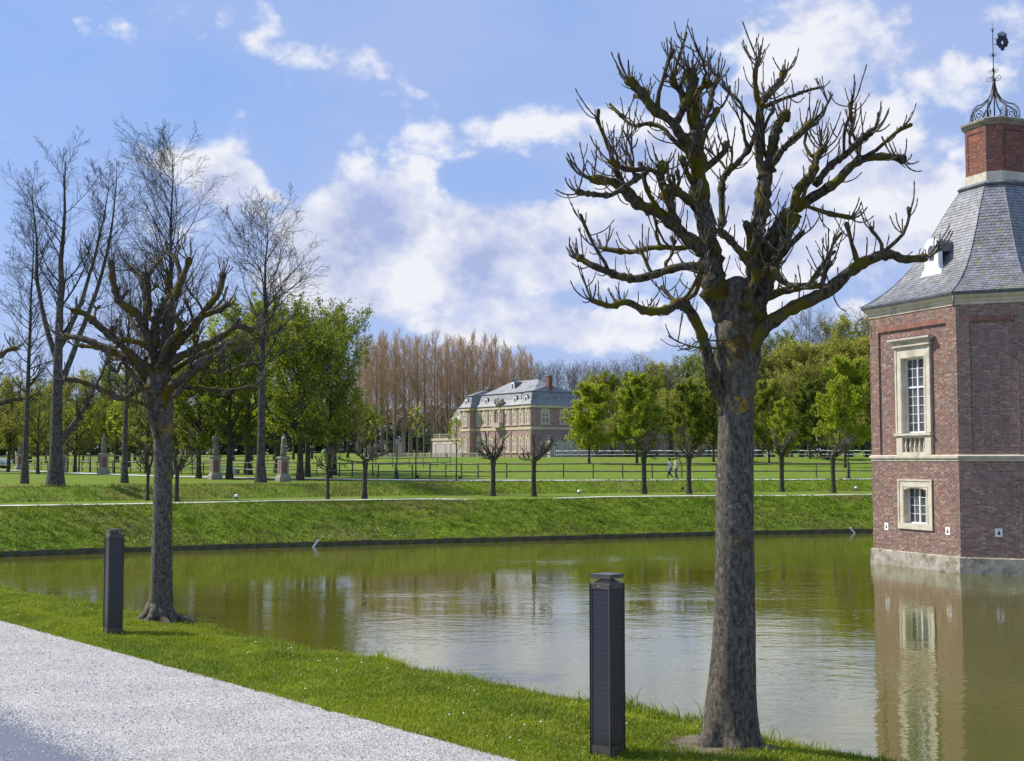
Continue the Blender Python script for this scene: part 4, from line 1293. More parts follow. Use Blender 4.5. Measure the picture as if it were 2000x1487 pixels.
T1_LIMBS = [
 ([(715, 1190), (705, 1090), (690, 980), (662, 850), (645, 700), (632, 560), (626, 450), (620, 340), (608, 235)], 150, 46, 0, .10, .5),
 ([(690, 1080), (650, 1010), (560, 930), (470, 850), (380, 810), (300, 740), (265, 712), (180, 700)], 86, 40, 0, -.35, .35),
 ([(555, 930), (530, 860), (500, 760), (470, 690), (482, 645)], 56, 46, -.15, -.55, .55),
 ([(475, 690), (430, 657), (395, 682), (325, 725), (260, 766), (180, 766), (112, 755)], 34, 26, -.48, -.9, .5),
 ([(425, 655), (330, 657), (285, 642), (255, 622)], 32, 30, -.5, -.7, .3),
 ([(668, 860), (600, 792), (540, 752), (500, 735)], 60, 36, 0, -.5, 0),
 ([(625, 620), (570, 520), (515, 440), (440, 388), (390, 320), (338, 268)], 62, 46, 0, -.30, .4),
 ([(590, 580), (525, 520), (480, 472), (420, 455), (350, 462), (290, 410), (250, 368)], 34, 14, 0, .35, 0),
 ([(540, 455), (575, 385), (600, 320), (612, 225)], 44, 40, -.1, -.35, .3),
 ([(648, 580), (655, 460), (685, 390), (702, 310), (722, 250)], 38, 28, .05, .4, .45),
 ([(626, 380), (640, 312), (684, 278)], 34, 34, 0, -.2, .2),
 ([(600, 345), (540, 292), (525, 256)], 34, 32, 0, -.3, .25),
 ([(745, 905), (742, 760), (752, 690), (800, 640), (862, 566), (890, 500), (902, 440)], 40, 26, .2, .5, 0),
 ([(892, 1130), (850, 1050), (785, 972), (738, 930)], 58, 38, -.25, -.6, .4),
 ([(895, 1330), (905, 1180), (885, 1080), (892, 950), (915, 850), (930, 720), (950, 640), (966, 560), (982, 480), (1022, 418)], 120, 46, -.05, .15, .5),
 ([(930, 700), (908, 600), (900, 500), (912, 400), (935, 340), (990, 282), (1016, 232)], 52, 36, .05, .45, .4),
 ([(908, 395), (892, 300), (888, 230), (905, 178)], 32, 24, .2, .05, .2),
 ([(935, 380), (1000, 350), (1060, 330), (1130, 306), (1195, 292)], 28, 12, .3, .7, 0),
 ([(962, 640), (1010, 570), (1062, 518), (1132, 454)], 42, 32, 0, -.4, .4),
 ([(925, 1060), (980, 935), (1050, 842), (1140, 780), (1240, 718), (1310, 642), (1380, 606), (1480, 600), (1535, 612)], 86, 36, 0, .35, .45),
 ([(1060, 835), (1080, 740), (1140, 678), (1162, 600), (1190, 566)], 54, 44, .05, .5, .4),
 ([(1150, 730), (1220, 640), (1292, 588), (1350, 530), (1404, 488)], 44, 34, .1, -.35, .45),
 ([(905, 1240), (950, 1150), (985, 1040), (1032, 940), (1075, 855)], 92, 52, -.1, -.1, 0),
 ([(1110, 815), (1200, 846), (1302, 868)], 24, 24, 0, -.4, .35),
 ([(900, 1400), (980, 1312), (1080, 1252), (1200, 1196), (1300, 1112), (1390, 1052), (1490, 1028), (1540, 1052), (1632, 1045)], 96, 36, -.1, -.7, .35),
 ([(920, 1230), (1060, 1180), (1160, 1168), (1225, 1182)], 54, 36, -.05, .5, .2),
 ([(950, 1080), (1008, 1150), (1075, 1172)], 40, 30, -.2, -.7, .3),
 ([(710, 1110), (612, 1080), (500, 1102), (370, 1136), (280, 1120), (180, 1080), (118, 1048)], 58, 38, 0, .5, .35),
 ([(640, 990), (560, 1002), (430, 1000), (340, 1020), (228, 1006)], 34, 28, .1, .7, .25),
 ([(715, 1600), (682, 1480), (650, 1370), (602, 1282), (560, 1240), (510, 1270), (412, 1280), (330, 1240), (250, 1256), (168, 1230)], 84, 24, 0, -.8, .3),
 ([(740, 1442), (640, 1440), (560, 1418), (508, 1388)], 11, 8, -.2, -.4, 0),
 ([(742, 1410), (640, 1412), (600, 1440), (550, 1452)], 10, 6, -.2, -.5, 0),
]
T1_TRUNK = [(1360, 1490, 1462), (1370, 1482, 1430), (1377, 1478, 1390), (1387, 1474, 1300), (1394, 1473, 1200), (1397, 1472, 1100), (1400, 1472, 960), (1404, 1472, 840), (1406, 1473, 760), (1398, 1482, 705), (1398, 1484, 650), (1402, 1480, 600), (1408, 1474, 565), (1420, 1460, 546), (1433, 1447, 540)]
base1 = near_on(1425, 1458)
tree1 = pollard_near('large bare pollard tree with lichen-spotted trunk beside the near bollard', (1425, 1458), base1.y, T1_TRUNK, T1_LIMBS, (1080, 40), 2.2527, 3)
T2_LIMBS = [
 ([(705, 1290), (640, 1180), (540, 1120), (440, 1070), (360, 1040), (288, 1030)], 66, 28, 0, .6, .3),
 ([(680, 1200), (590, 1120), (500, 1040), (430, 980), (370, 930), (328, 918)], 52, 32, 0, -.6, .4),
 ([(700, 1200), (640, 1010), (600, 930), (530, 880), (500, 800), (490, 708)], 72, 30, 0, .2, .4),
 ([(640, 985), (642, 870), (620, 780), (578, 728)], 40, 28, 0, .7, .4),
 ([(650, 940), (655, 860), (645, 760)], 34, 28, 0, -.6, .3),
 ([(690, 1110), (620, 1060), (530, 1045)], 36, 26, -.1, -.9, .4),
 ([(715, 1230), (722, 1110), (735, 1000), (738, 930), (770, 850), (800, 780), (832, 695)], 88, 28, 0, -.2, .4),
 ([(690, 1080), (690, 960), (740, 860), (790, 790), (778, 702), (735, 660)], 44, 24, 0, .9, .35),
 ([(735, 1130), (780, 1060), (840, 1000), (900, 920), (962, 840), (980, 762)], 60, 32, 0, .5, .5),
 ([(800, 1040), (880, 950), (960, 915), (1000, 890)], 36, 28, .2, -.3, .3),
 ([(730, 1170), (850, 1092), (960, 1040), (1040, 988), (1105, 1000)], 56, 28, 0, -.4, .35),
 ([(745, 1200), (880, 1112), (1005, 1068)], 42, 26, 0, .7, .35),
 ([(735, 1265), (830, 1200), (920, 1130)], 60, 36, 0, -.8, .4),
 ([(870, 1170), (930, 1185), (985, 1195), (1060, 1160), (1110, 1150)], 30, 20, -.5, -1.0, .35),
 ([(740, 1262), (880, 1258), (1000, 1270), (1105, 1252)], 34, 18, 0, .9, .3),
 ([(700, 1265), (600, 1270), (540, 1305), (470, 1275), (400, 1245), (340, 1225), (288, 1220)], 40, 22, 0, -.8, .4),
 ([(660, 1350), (610, 1322), (548, 1306)], 30, 18, -.3, -.8, .2),
 ([(560, 1125), (500, 1130), (440, 1085), (350, 1070)], 26, 18, .3, 1.0, .3),
 ([(545, 1150), (515, 1185), (490, 1170)], 22, 16, 0, -.3, .3),
 ([(705, 1150), (740, 1060), (790, 1000), (760, 930)], 36, 24, 0, -1.0, .4),
 ([(690, 1160), (660, 1090), (600, 1000), (570, 940)], 36, 24, 0, 1.1, .4),
]
T2_TRUNK = [(283, 338, 1216), (289, 338, 1190), (294, 336, 1150), (297, 336, 1080), (299, 336, 1000), (301, 335, 920), (300, 335, 860), (292, 337, 820), (281, 338, 795), (283, 336, 768), (290, 335, 740), (300, 332, 720), (308, 326, 706), (314, 320, 700)]
base2 = near_on(310, 1216)
tree2 = pollard_near('mid-distance bare pollard tree beside the left bollard, roots spreading in the grass', (310, 1216), base2.y, T2_TRUNK, T2_LIMBS, (0, 200), 2.2528, 8, 1.25, axis=712, thr=1120)
# third pollard just outside the left edge: its limbs reach into the picture
T3_LIMBS = [([(x, y) for x, y in l[0]], l[1], l[2], l[3], l[4], l[5]) for l in T2_LIMBS]
b3 = Vector((-17.05, 39.0, .05))
tree3 = copy_tree(tree2, 'bare pollard tree at the left edge of the picture, only branch ends in view', (b3.x, b3.y, b3.z), 2.6, (1.08, 1.08, 1.0))
# root flare of the second tree and bare soil round the first
rr_ = random.Random(4)
for base, rad, root in ((base1, .62, tree1), (base2, .5, tree2)):
    mb = MB(); n = 28
    ring0 = []; ring1 = []
    c = Vector((base.x, base.y, base.z))
    for k in range(n):
        a = 2 * math.pi * k / n
        q = np.array([c.x + (rad * 1.15 + rr_.random() * .12) * math.cos(a) * 1.25, c.y + (rad + rr_.random() * .12) * math.sin(a)])
        tq, wq = (q - G0) @ GU, (q - G0) @ GW
        ring0.append(Vector((q[0], q[1], float(near_h(np.array(tq), np.array(wq))) - .015)))
        ring1.append(Vector((c.x + .25 * math.cos(a), c.y + .25 * math.sin(a), c.z + .05)))
    mb.rings([ring0, [(p * .5 + q * .5) + Vector((0, 0, .02)) for p, q in zip(ring0, ring1)], ring1], False)
    tag(mb.build('bare_soil', M['mud'], None, True), 'bare trodden soil round a trunk foot', kind='structure')
mb = MB()
for k in range(9):
    a = 2 * math.pi * k / 9 + .3
    d = Vector((math.cos(a), math.sin(a), 0)); side = Vector((-d.y, d.x, 0)) * (rr_.random() - .5) * .3
    L = .42 + .28 * rr_.random()
    mb.tube([d * .16 + Vector((0, 0, .42)), d * .25 + Vector((0, 0, .20)), d * .40 * 1.0 + side * .4 + Vector((0, 0, .09)), d * L + side + Vector((0, 0, .03)), d * (L + .18) + side * 1.6 + Vector((0, 0, -.05))], [.13, .12, .10, .07, .03], 8)
mb.build('roots', M['bark_near'], tree2, True)

# ---------------------------------------------------------------- far pollards (shared variants)
def pollard_mesh(seed):
    rg = np.random.default_rng(seed)
    h = 3.5
    Pt, Rt = stem(h, .20, 8, rg, .03, top=.85, flare=1.45)
    Rt[0, -2] *= 1.25; Rt[0, -1] *= 1.2
    Va, Fa = tubes(Pt, Rt, 10)
    P1, R1 = spawn(Pt, Rt, 10, .88, 1.0, (R(30), R(95)), .56, 7, .13, .14, rg, rf=.36, taper=.5, shape=lambda t: np.ones_like(t))
    P2, R2 = spawn(P1, R1, 3, .35, .95, (R(25), R(65)), .5, 5, .12, .14, rg, rf=.75, taper=.65)
    # knuckles
    R1[:, -1] *= 1.5; R2[:, -1] *= 1.5
    P3, R3 = spawn(np.concatenate([P2]), R2, 6, .4, 1.0, (R(15), R(70)), .55, 4, .28, .1, rg, rmin=.014, rf=.3, taper=.6, shape=lambda t: np.ones_like(t))
    P4, R4 = spawn(P1, R1, 8, .4, 1.0, (R(15), R(75)), .32, 4, .28, .1, rg, rmin=.014, rf=.25, taper=.6, shape=lambda t: np.ones_like(t))
    limbs = join_np([tubes(P1, R1, 7), tubes(P2, R2, 6)])
    shoots = join_np([tubes(P3, R3, 3), tubes(P4, R4, 3)])
    return [('trunk', np_mesh('trunk', Va, [Fa], True), M['bark_far']), ('limbs', np_mesh('limbs', limbs[0], limbs[1], True), M['bark_far']), ('shoots', np_mesh('shoots', shoots[0], shoots[1], True), M['shoot'])]
PV = [pollard_mesh(s) for s in (11, 12, 13, 14)]
FARP = [(288, 978, .86, 'slim bare pollard just left of the mid-distance trunk on the lower terrace'),
        (345, 980, .88, 'slim bare pollard just right of the mid-distance trunk on the lower terrace'),
        (640, 975, .86, 'smaller bare pollard left of the bushy one beneath the green trees'),
        (712, 976, 1.05, 'broad bushy bare pollard on the bank left of the street lamp'),
        (963, 969, 1.0, 'left one of two bare pollards in front of the palace'),
        (1043, 970, 1.0, 'right one of two bare pollards in front of the palace'),
        (1258, 965, 1.06, 'bare pollard on the bank left of the walking couple'),
        (1346, 965, 1.03, 'bare pollard on the bank right of the walking couple'),
        (1527, 961, .98, 'bare pollard on the bank right of the large near trunk'),
        (1628, 963, .98, 'bare pollard on the bank next to the right street lamp')]
for k, (px, py, s, lab) in enumerate(FARP):
    p = far_hit(px, py)
    hh = 76
    sc_ = (hh * p.y / FPX) / 3.5 * s
    assemble('pollard_tree', lab, 'tree', PV[k % 4], (p.x, p.y, p.z - .04), k * 1.7, 'pollards along the far bank', (sc_ * (1.12 if k > 2 else .9), sc_ * 1.1, sc_))

# ---------------------------------------------------------------- tall bare park trees
def bare_mesh(seed, h, r, crown0=.33, n1=42, ang=(35, 62), fork=False, up=.10, spread_=.42, lean=(0, 0)):
    rg = np.random.default_rng(seed)
    Pt, Rt = stem(h, r, 14, rg, .035, lean, .06, 1.55)
    stems = [(Pt, Rt)]
    if fork:
        for (t0, a, L) in ((.30, 22, .70), (.42, 26, .55), (.38, -24, .60), (.13, 50, .22)):
            b, tan, i, f = interp_poly(Pt, np.array([[t0]]))
            d = np.array([math.sin(R(a)), .15 * rg.normal(), math.cos(R(a))]); pts = [b[0, 0]]
            for k in range(13):
                d = d + np.array([0, 0, .10]) + rg.normal(0, .05, 3); d /= np.linalg.norm(d)
                pts.append(pts[-1] + d * h * L / 13)
            stems.append((np.array(pts)[None], (Rt[0, int(t0 * 13)] * .62 * np.linspace(1, .10, 14))[None]))
    PT = np.concatenate([s[0] for s in stems]); RT = np.concatenate([s[1] for s in stems])
    dome = lambda t: np.sin(np.clip((t - crown0 * .6) / (1.02 - crown0 * .6), 0.02, 1) * math.pi * .80 + .25) ** .8
    P1, R1 = spawn(PT, RT, n1 if not fork else n1 // 2, crown0, .99, (R(ang[0]), R(ang[1])), spread_, 8, up, .09, rg, rmin=.018, rf=.36, taper=.2, shape=dome)
    P2, R2 = spawn(P1, R1, 9, .12, .98, (R(25), R(55)), .48, 6, up * .5, .10, rg, rmin=.011, rf=.55, taper=.35)
    P3, R3 = spawn(P2, R2, 6, .12, .98, (R(20), R(52)), .52, 4, up * .3, .10, rg, rmin=.007, rf=.6, taper=.5)
    P4, R4 = spawn(P3, R3, 2, .2, .98, (R(20), R(50)), .65, 3, up * .3, .08, rg, rmin=.006, rf=.7, taper=.6)
    trunk = join_np([tubes(PT, RT, 12)])
    br = join_np([tubes(P1, R1, 5), tubes(P2, R2, 4)])
    tw_ = join_np([tubes(P3, R3, 3), tubes(P4, R4, 3)])
    return [('trunk', np_mesh('trunk', trunk[0], trunk[1], True), M['bark_tall']), ('branches', np_mesh('branches', br[0], br[1], True), M['twig_dark']), ('twigs', np_mesh('twigs', tw_[0], tw_[1], True), M['twig_dark'])]
BV = {'fork': bare_mesh(31, 24, .46, .40, 32, fork=True, spread_=.21, ang=(28, 60)), 'a': bare_mesh(32, 24, .30, .38, 54, spread_=.23, ang=(30, 58)), 'b': bare_mesh(33, 18, .27, .42, 50, ang=(32, 66), spread_=.27, up=.06), 'c': bare_mesh(34, 22, .26, .30, 50, ang=(45, 75), spread_=.17)}
def bare(kind, px, py, top, label, rz=0, wx=1.0, group='tall bare park trees', fat=1.0):
    p = far_hit(px, py)
    ht = at(px, top, p.y).z - p.z
    h0 = max(v.co.z for v in BV[kind][2][1].vertices) * .985
    s = ht / h0
    assemble('bare_tree', label, 'tree', BV[kind], (p.x, p.y, p.z - .08), rz, group, (s * wx, s * wx, s))
bare('c', 48, 945, 395, 'tall bare tree with pale slender trunk at the far left', .4, 1.0)
bare('fork', 108, 951, 270, 'tall bare tree with thick forked trunk left of the near pollard', 0, 1.05)
bare('a', 243, 944, 470, 'bare dark-trunked tree behind the mid-distance pollard, left of its trunk', 2.2, 1.05)
bare('a', 326, 934, 240, 'tallest bare tree, rising straight behind the mid-distance pollard', .9, 1.05)
bare('b', 509, 943, 362, 'tall bare tree with straight trunk in front of the green trees', 1.4, 1.12)

# ---------------------------------------------------------------- leafy trees
def leafy_mesh(seed, h, r, crown0, wid, n1, nleaf, lsize, ang=(40, 75), up=.10, pointed=False, bark='bark_far'):
    rg = np.random.default_rng(seed)
    Pt, Rt = stem(h * .97, r, 12, rg, .04, (0, 0), .08, 1.4)
    if pointed: shp = lambda t: np.clip(1.05 - .72 * ((t - crown0) / (1 - crown0)), .2, 1) * np.clip(.45 + 4 * (t - crown0), .5, 1)
    else: shp = lambda t: np.sin(np.clip((t - crown0 * .7) / (1.03 - crown0 * .7), .03, 1) * math.pi * .86 + .2) ** .7
    P1, R1 = spawn(Pt, Rt, n1, crown0, .985, (R(ang[0]), R(ang[1])), wid, 7, up, .07, rg, rmin=.02, rf=.45, taper=.25, shape=shp)
    P2, R2 = spawn(P1, R1, 7, .2, 1.0, (R(25), R(60)), .42, 5, up * .6, .09, rg, rmin=.014, rf=.55, taper=.4)
    P3, R3 = spawn(P2, R2, 4, .2, 1.0, (R(25), R(60)), .55, 3, .0, .1, rg, rmin=.010, rf=.6, taper=.5)
    V, F, C = leaves(P3, nleaf, lsize, rg, .13 * h / 10, .1)
    V2, F2, C2 = leaves(P2, nleaf, lsize, rg, .12 * h / 10, .2)
    br = join_np([tubes(P1, R1, 5), tubes(P2, R2, 3), tubes(P3, R3, 3)])
    Va, Fa = tubes(Pt, Rt, 10)
    return [('trunk', np_mesh('trunk', Va, [Fa], True), M[bark]), ('branches', np_mesh('branches', br[0], br[1], True), M['twig_dark']),
            ('foliage', np_mesh('foliage', np.concatenate([V, V2]), [np.concatenate([F, F2 + len(V)])], False, np.concatenate([C, C2])), M['leaf_mid'])]
LV = {'d1': leafy_mesh(51, 12, .30, .24, .42, 42, 9, .18), 'd2': leafy_mesh(52, 12, .30, .22, .46, 42, 9, .18, (35, 70)),
      'p1': leafy_mesh(53, 10, .14, .16, .34, 56, 11, .17, (50, 88), .03, True), 'p2': leafy_mesh(54, 10, .14, .15, .38, 58, 11, .17, (45, 88), .03, True),
      's1': leafy_mesh(55, 12, .22, .18, .42, 44, 6, .15, (30, 66)), 's2': leafy_mesh(56, 12, .20, .22, .38, 42, 7, .15, (28, 62), .10)}
LH = {k: max(v.co.z for v in p[2][1].vertices) * .97 for k, p in LV.items()}
def leafy(kind, px, Y, top, label, mat='leaf_mid', wx=1.0, rz=0.0, group='leafy park trees', py=None, name='leafy_tree', bark='bark_far'):
    p = far_hit(px, py) if py else far_at(px, Y)
    ht = at(px, top, p.y).z - p.z
    s = ht / LH[kind]
    parts = LV[kind]
    parts = [parts[0], parts[1], (parts[2][0], parts[2][1], M[mat])]
    return assemble(name, label, 'tree', parts, (p.x, p.y, p.z - .05), rz, group, (s * wx, s * wx, s))
# the row of chestnuts behind the statues
leafy('d1', 448, 0, 640, 'green chestnut with dark trunk right of the third pedestal', 'leaf_mid', 1.0, .3, py=936)
leafy('d2', 388, 0, 690, 'broad green chestnut with forked trunk left of the third pedestal', 'leaf_mid', 1.1, 1.3, py=935)
leafy('d1', 487, 122, 572, 'high domed green chestnut behind the straight bare tree', 'leaf_fresh', .95, 2.0)
leafy('d2', 586, 0, 600, 'green chestnut with slim trunk right of the fourth pedestal', 'leaf_mid', 1.0, 2.9, py=939)
leafy('s1', 602, 112, 585, 'olive-green thin-leaved tree with flared trunk behind the fourth pedestal', 'leaf_mid', 1.0, 4.0)
leafy('d1', 645, 108, 625, 'dark-trunked leafy tree at the right end of the chestnut row', 'leaf_mid', .74, 5.1)
leafy('s2', 655, 118, 590, 'light airy tree forming the right shoulder of the chestnut row', 'leaf_mid', .85, .5)
leafy('d2', 545, 128, 590, 'rear green chestnut filling the row behind the fourth pedestal', 'leaf_fresh', 1.1, 1.1)
leafy('s2', 345, 126, 700, 'thin-leaved tree behind the mid-distance pollard crown', 'leaf_olive', 1.0, 2.1)
leafy('s1', 290, 133, 690, 'thin-leaved olive tree left of the mid-distance pollard trunk', 'leaf_olive', 1.0, 3.1)
for k, (px, Y, top, kd, mt) in enumerate([(78, 128, 740, 's1', 'leaf_olive'), (20, 140, 730, 's2', 'leaf_olive'), (150, 140, 720, 's1', 'leaf_olive'), (210, 150, 715, 's2', 'leaf_mid'), (-60, 135, 700, 's1', 'leaf_olive'), (110, 165, 735, 's2', 'leaf_mid'),
                                     (255, 170, 720, 's1', 'leaf_mid'), (-130, 150, 690, 'd1', 'leaf_olive'), (30, 190, 760, 'd2', 'leaf_mid'), (330, 175, 720, 's2', 'leaf_mid'), (420, 165, 700, 's1', 'leaf_mid')]):
    leafy(kd, px, Y, top, 'thin spring-leaved tree in the grove behind the statues', mt, 1.05, k * 1.3, 'grove behind the statues')
rl_ = random.Random(23)
px = -160.0; k = 0
while px < 735:
    leafy(rl_.choice(['s1', 's2', 'd1', 's1']), px, 225 + rl_.random() * 35, 770 + rl_.gauss(0, 14), 'low spring-green tree in the woodland edge beyond the meadow', rl_.choice(['leaf_olive', 'leaf_mid', 'leaf_forest']), 1.25, k * 1.9, 'woodland edge beyond the meadow')
    px += 30 + rl_.random() * 14; k += 1
# young limes on the right
YT = [('p2', 1150, 172, 748, 1.1, 'leaf_fresh', 'round green young tree beside the palace'), ('p1', 1243, 168, 728, .95, 'leaf_fresh', 'tall pointed yellow-green young tree above the left bank pollard'),
      ('p1', 1343, 172, 742, .95, 'leaf_mid', 'pointed mid-green young tree behind the walking couple'), ('p2', 1392, 178, 735, .95, 'leaf_mid', 'young green tree partly hidden behind the large near trunk'),
      ('p2', 1500, 172, 745, .8, 'leaf_mid', 'narrow young tree just right of the large near trunk'), ('p1', 1528, 160, 778, .8, 'leaf_fresh', 'small yellow-green young tree above the pollard right of the trunk'),
      ('p2', 1648, 150, 698, .92, 'leaf_fresh', 'tall bright green young tree behind the right street lamp'), ('p1', 1580, 185, 740, 1.0, 'leaf_mid', 'dull green young tree between the two bright ones'),
      ('p2', 1715, 165, 700, 1.0, 'leaf_olive', 'olive young tree at the edge of the brick tower'), ('p2', 1790, 165, 720, 1.0, 'leaf_mid', 'young tree hidden behind the brick tower')]
for k, (kd, px, Y, top, wx, mt, lab) in enumerate(YT[:-1]):
    leafy(kd, px, Y, top, lab, mt, wx, k * 2.1, 'young trees along the white fence', name='young_tree')

# ---------------------------------------------------------------- forest on the right, poplars, far woods
def top_right(px): return np.interp(px, [1040, 1100, 1200, 1260, 1330, 1400, 1500, 1560, 1640, 1720, 1900, 2100, 2600], [738, 735, 728, 700, 690, 665, 655, 640, 622, 612, 600, 600, 620])
rf_ = random.Random(17)
for row, (Y, d0, step) in enumerate(((215, 75, 38), (245, 35, 40), (285, 0, 42))):
    px = 1190 - row * 15 + rf_.random() * 20
    while px < 2150:
        tp = top_right(px) + d0 + rf_.gauss(0, 9)
        kd = rf_.choice(['d1', 'd2', 's1', 's2', 's1', 's2', 'd1'])
        mt = rf_.choice(['leaf_forest', 'leaf_forest', 'leaf_olive', 'leaf_mid'])
        if not (row == 0 and px > 1760):
            if rf_.random() < (.03, .10, .30)[row] :
                p = far_at(px, Y); ht = at(px, tp - 12, Y).z - p.z
                s = ht / 19.5
                parts = [(a, b, M['twig_blue'] if a != 'trunk' else c) for a, b, c in BV['b']]
                assemble('forest_tree', 'bare grey-brown tree in the wood behind the fence', 'tree', parts, (p.x, p.y, p.z - .1), rf_.random() * 6, 'bare trees of the wood', (s * 1.0, s * 1.0, s))
            else:
                leafy(kd, px, Y, tp, 'pale green spring tree in the wood behind the fence', mt, .95, rf_.random() * 6, 'green trees of the wood', name='forest_tree')
        px += step * (.8 + .4 * rf_.random()) * (1.0 if px < 1750 else 1.5)
for k in range(17):                                   # grey bare wood seen over the palace roof
    px = 1030 + k * 15 + rf_.gauss(0, 4); Y = 330 + rf_.random() * 40
    p = far_at(px, Y); ht = at(px, 728 + rf_.gauss(0, 8), Y).z - p.z
    s = ht / 18
    parts = [(a, b, M['twig_blue']) for a, b, c in BV['b']]
    assemble('forest_tree', 'bare grey tree in the far wood above the palace roof', 'tree', parts, (p.x, p.y, p.z - .1), rf_.random() * 6, 'far bare wood', (s * .8, s * .8, s))
def poplar_mesh(seed, h=26):
    rg = np.random.default_rng(seed)
    Pt, Rt = stem(h, .27, 12, rg, .02, (0, 0), .05, 1.3)
    P1, R1 = spawn(Pt, Rt, 64, .20, .99, (R(18), R(42)), .27, 6, .10, .04, rg, rmin=.03, rf=.35, taper=.3, shape=lambda t: np.clip(1.25 - .95 * t, .15, 1) * np.clip(.25 + 2.4 * (t - .2), .25, 1))
    P2, R2 = spawn(P1, R1, 8, .15, 1.0, (R(14), R(38)), .38, 4, .08, .05, rg, rmin=.020, rf=.55, taper=.5)
    P3, R3 = spawn(P2, R2, 3, .2, 1.0, (R(14), R(38)), .55, 3, .08, .05, rg, rmin=.016, rf=.6, taper=.6)
    hi = P2[:, 0, 2] > h * .42
    V, F, C = leaves(P2[hi], 4, .12, rg, .3, .2)
    Va, Fa = tubes(Pt, Rt, 6)
    br = join_np([tubes(P1, R1, 4), tubes(P2, R2, 3), tubes(P3, R3, 3)])
    return [('trunk', np_mesh('trunk', Va, [Fa], True), M['poplar_bark']), ('branches', np_mesh('branches', br[0], br[1], True), M['twig_brown']), ('catkins', np_mesh('catkins', V, [F], False, C), M['bud_brown'])]
PO = [poplar_mesh(s) for s in (71, 72, 73)]
for row, Y in enumerate((285, 298, 312, 328)):
    px = 712 + rf_.random() * 10 - row * 6
    while px < 1045 - row * 4:
        tp = np.interp(px, [700, 760, 850, 930, 1000, 1045], [660, 662, 664, 672, 684, 690]) + rf_.gauss(0, 5)
        p = far_at(px, Y); ht = at(px, tp, Y).z - p.z
        s = ht / 26
        assemble('poplar_tree', 'bare brown poplar in the tall plantation behind the palace', 'tree', PO[rf_.randrange(3)], (p.x, p.y, p.z - .1), rf_.random() * 6, 'poplars of the plantation', (s * (.9 + .25 * rf_.random()), s, s * (.90 + .13 * rf_.random())))
        px += 20 + rf_.random() * 12
# wood belt closing the horizon all round: one mass
rgw = np.random.default_rng(91)
Vs, Fs, Cs, b_ = [], [], [], 0
for k in range(150):
    a = R(-70 + 140 * k / 149.0); Y = 400 + rgw.random() * 110
    x, y = math.sin(a) * Y, math.cos(a) * Y
    n = 380; hh = 15 + 6 * rgw.random(); ww = 8 + 4 * rgw.random()
    d = unit(rgw.normal(size=(n, 3))) * (rgw.random((n, 1)) ** .4)
    c = d * np.array([ww, ww, hh * .56]) + np.array([x, y, hh * .42 + float(far_h(x, y))])
    a1 = unit(rgw.normal(size=(n, 3))); b1 = unit(np.cross(a1, rgw.normal(size=(n, 3)))); s = 1.1 + .9 * rgw.random((n, 1))
    V = np.stack([c - a1 * s, c + b1 * s * .6, c + a1 * s, c - b1 * s * .6], 1).reshape(-1, 3)
    i = np.arange(n) * 4 + b_
    Vs.append(V); Fs.append(np.stack([i, i + 1, i + 2, i + 3], -1)); Cs.append(np.repeat(.3 + .5 * rgw.random((n, 1)) * np.ones((1, 3)), 4, axis=0)); b_ += n * 4
M['leaf_far'] = leaf_mat('leaf_far', (.06, .075, .05), (.12, .13, .085), .2)
tag(link('far_wood', np_mesh('far_wood', np.concatenate(Vs), [np.concatenate(Fs)], False, np.concatenate(Cs)), None, M['leaf_far']), 'distant blue-green wood along the horizon', 'wood', kind='stuff')

# ================================================================ PALACE ACROSS THE LAWN
m, t = new_mat('palace_brick')
co = t.n('ShaderNodeTexCoord').outputs['Object']
bt = t.n('ShaderNodeTexBrick')
t.put(bt.inputs['Vector'], t.v('MULTIPLY', co, (1, 1, 1)))
c = t.mix(t.ss(t.noise(co, 1.2, 6, .65), .35, .65), (.38, .27, .235), (.46, .34, .30))
c = t.mix(t.ss(t.noise(co, 14, 4, .6), .4, .62), c, (.31, .20, .175))
finish(t, c, .9, t.bump(t.noise(co, 20, 4), .3, .03), .2)
t.t.nodes.remove(bt)
M['pbrick'] = m
M['pslate'] = pm('palace_slate', (.20, .20, .205), (.28, .28, .28), 1.5, .5, .3, 12, spec=.4, c3=(.15, .16, .15), s3=.5)
M['pstone'] = pm('palace_sandstone', (.55, .46, .30), (.64, .56, .40), 1.5, .85, .2, 12)
M['redstone'] = pm('red_sandstone', (.17, .095, .075), (.24, .13, .10), 3, .9, .3, 20)
M['pplaster'] = pm('palace_terrace_stone', (.48, .38, .32), (.56, .46, .40), 1.2, .85, .2, 10)
PO_ = Vector((-7.3, 256.0)); PX = Vector((.57, -.82)).normalized(); PY = Vector((-PX.y, PX.x))
PZ = float(far_h(-2, 248)) - .05
palace = thing('palace', 'brick palace with mansard slate roof, dormers and chimneys beyond the lawn', 'palace', (PO_.x, PO_.y, PZ), math.atan2(PX.y, PX.x))
PZ0 = 0.0
EAVE = 14.1 - PZ
def pbox(name, mat, b, parent=palace):
    q = MB(); q.box(*b); return q.build(name, M[mat], parent)
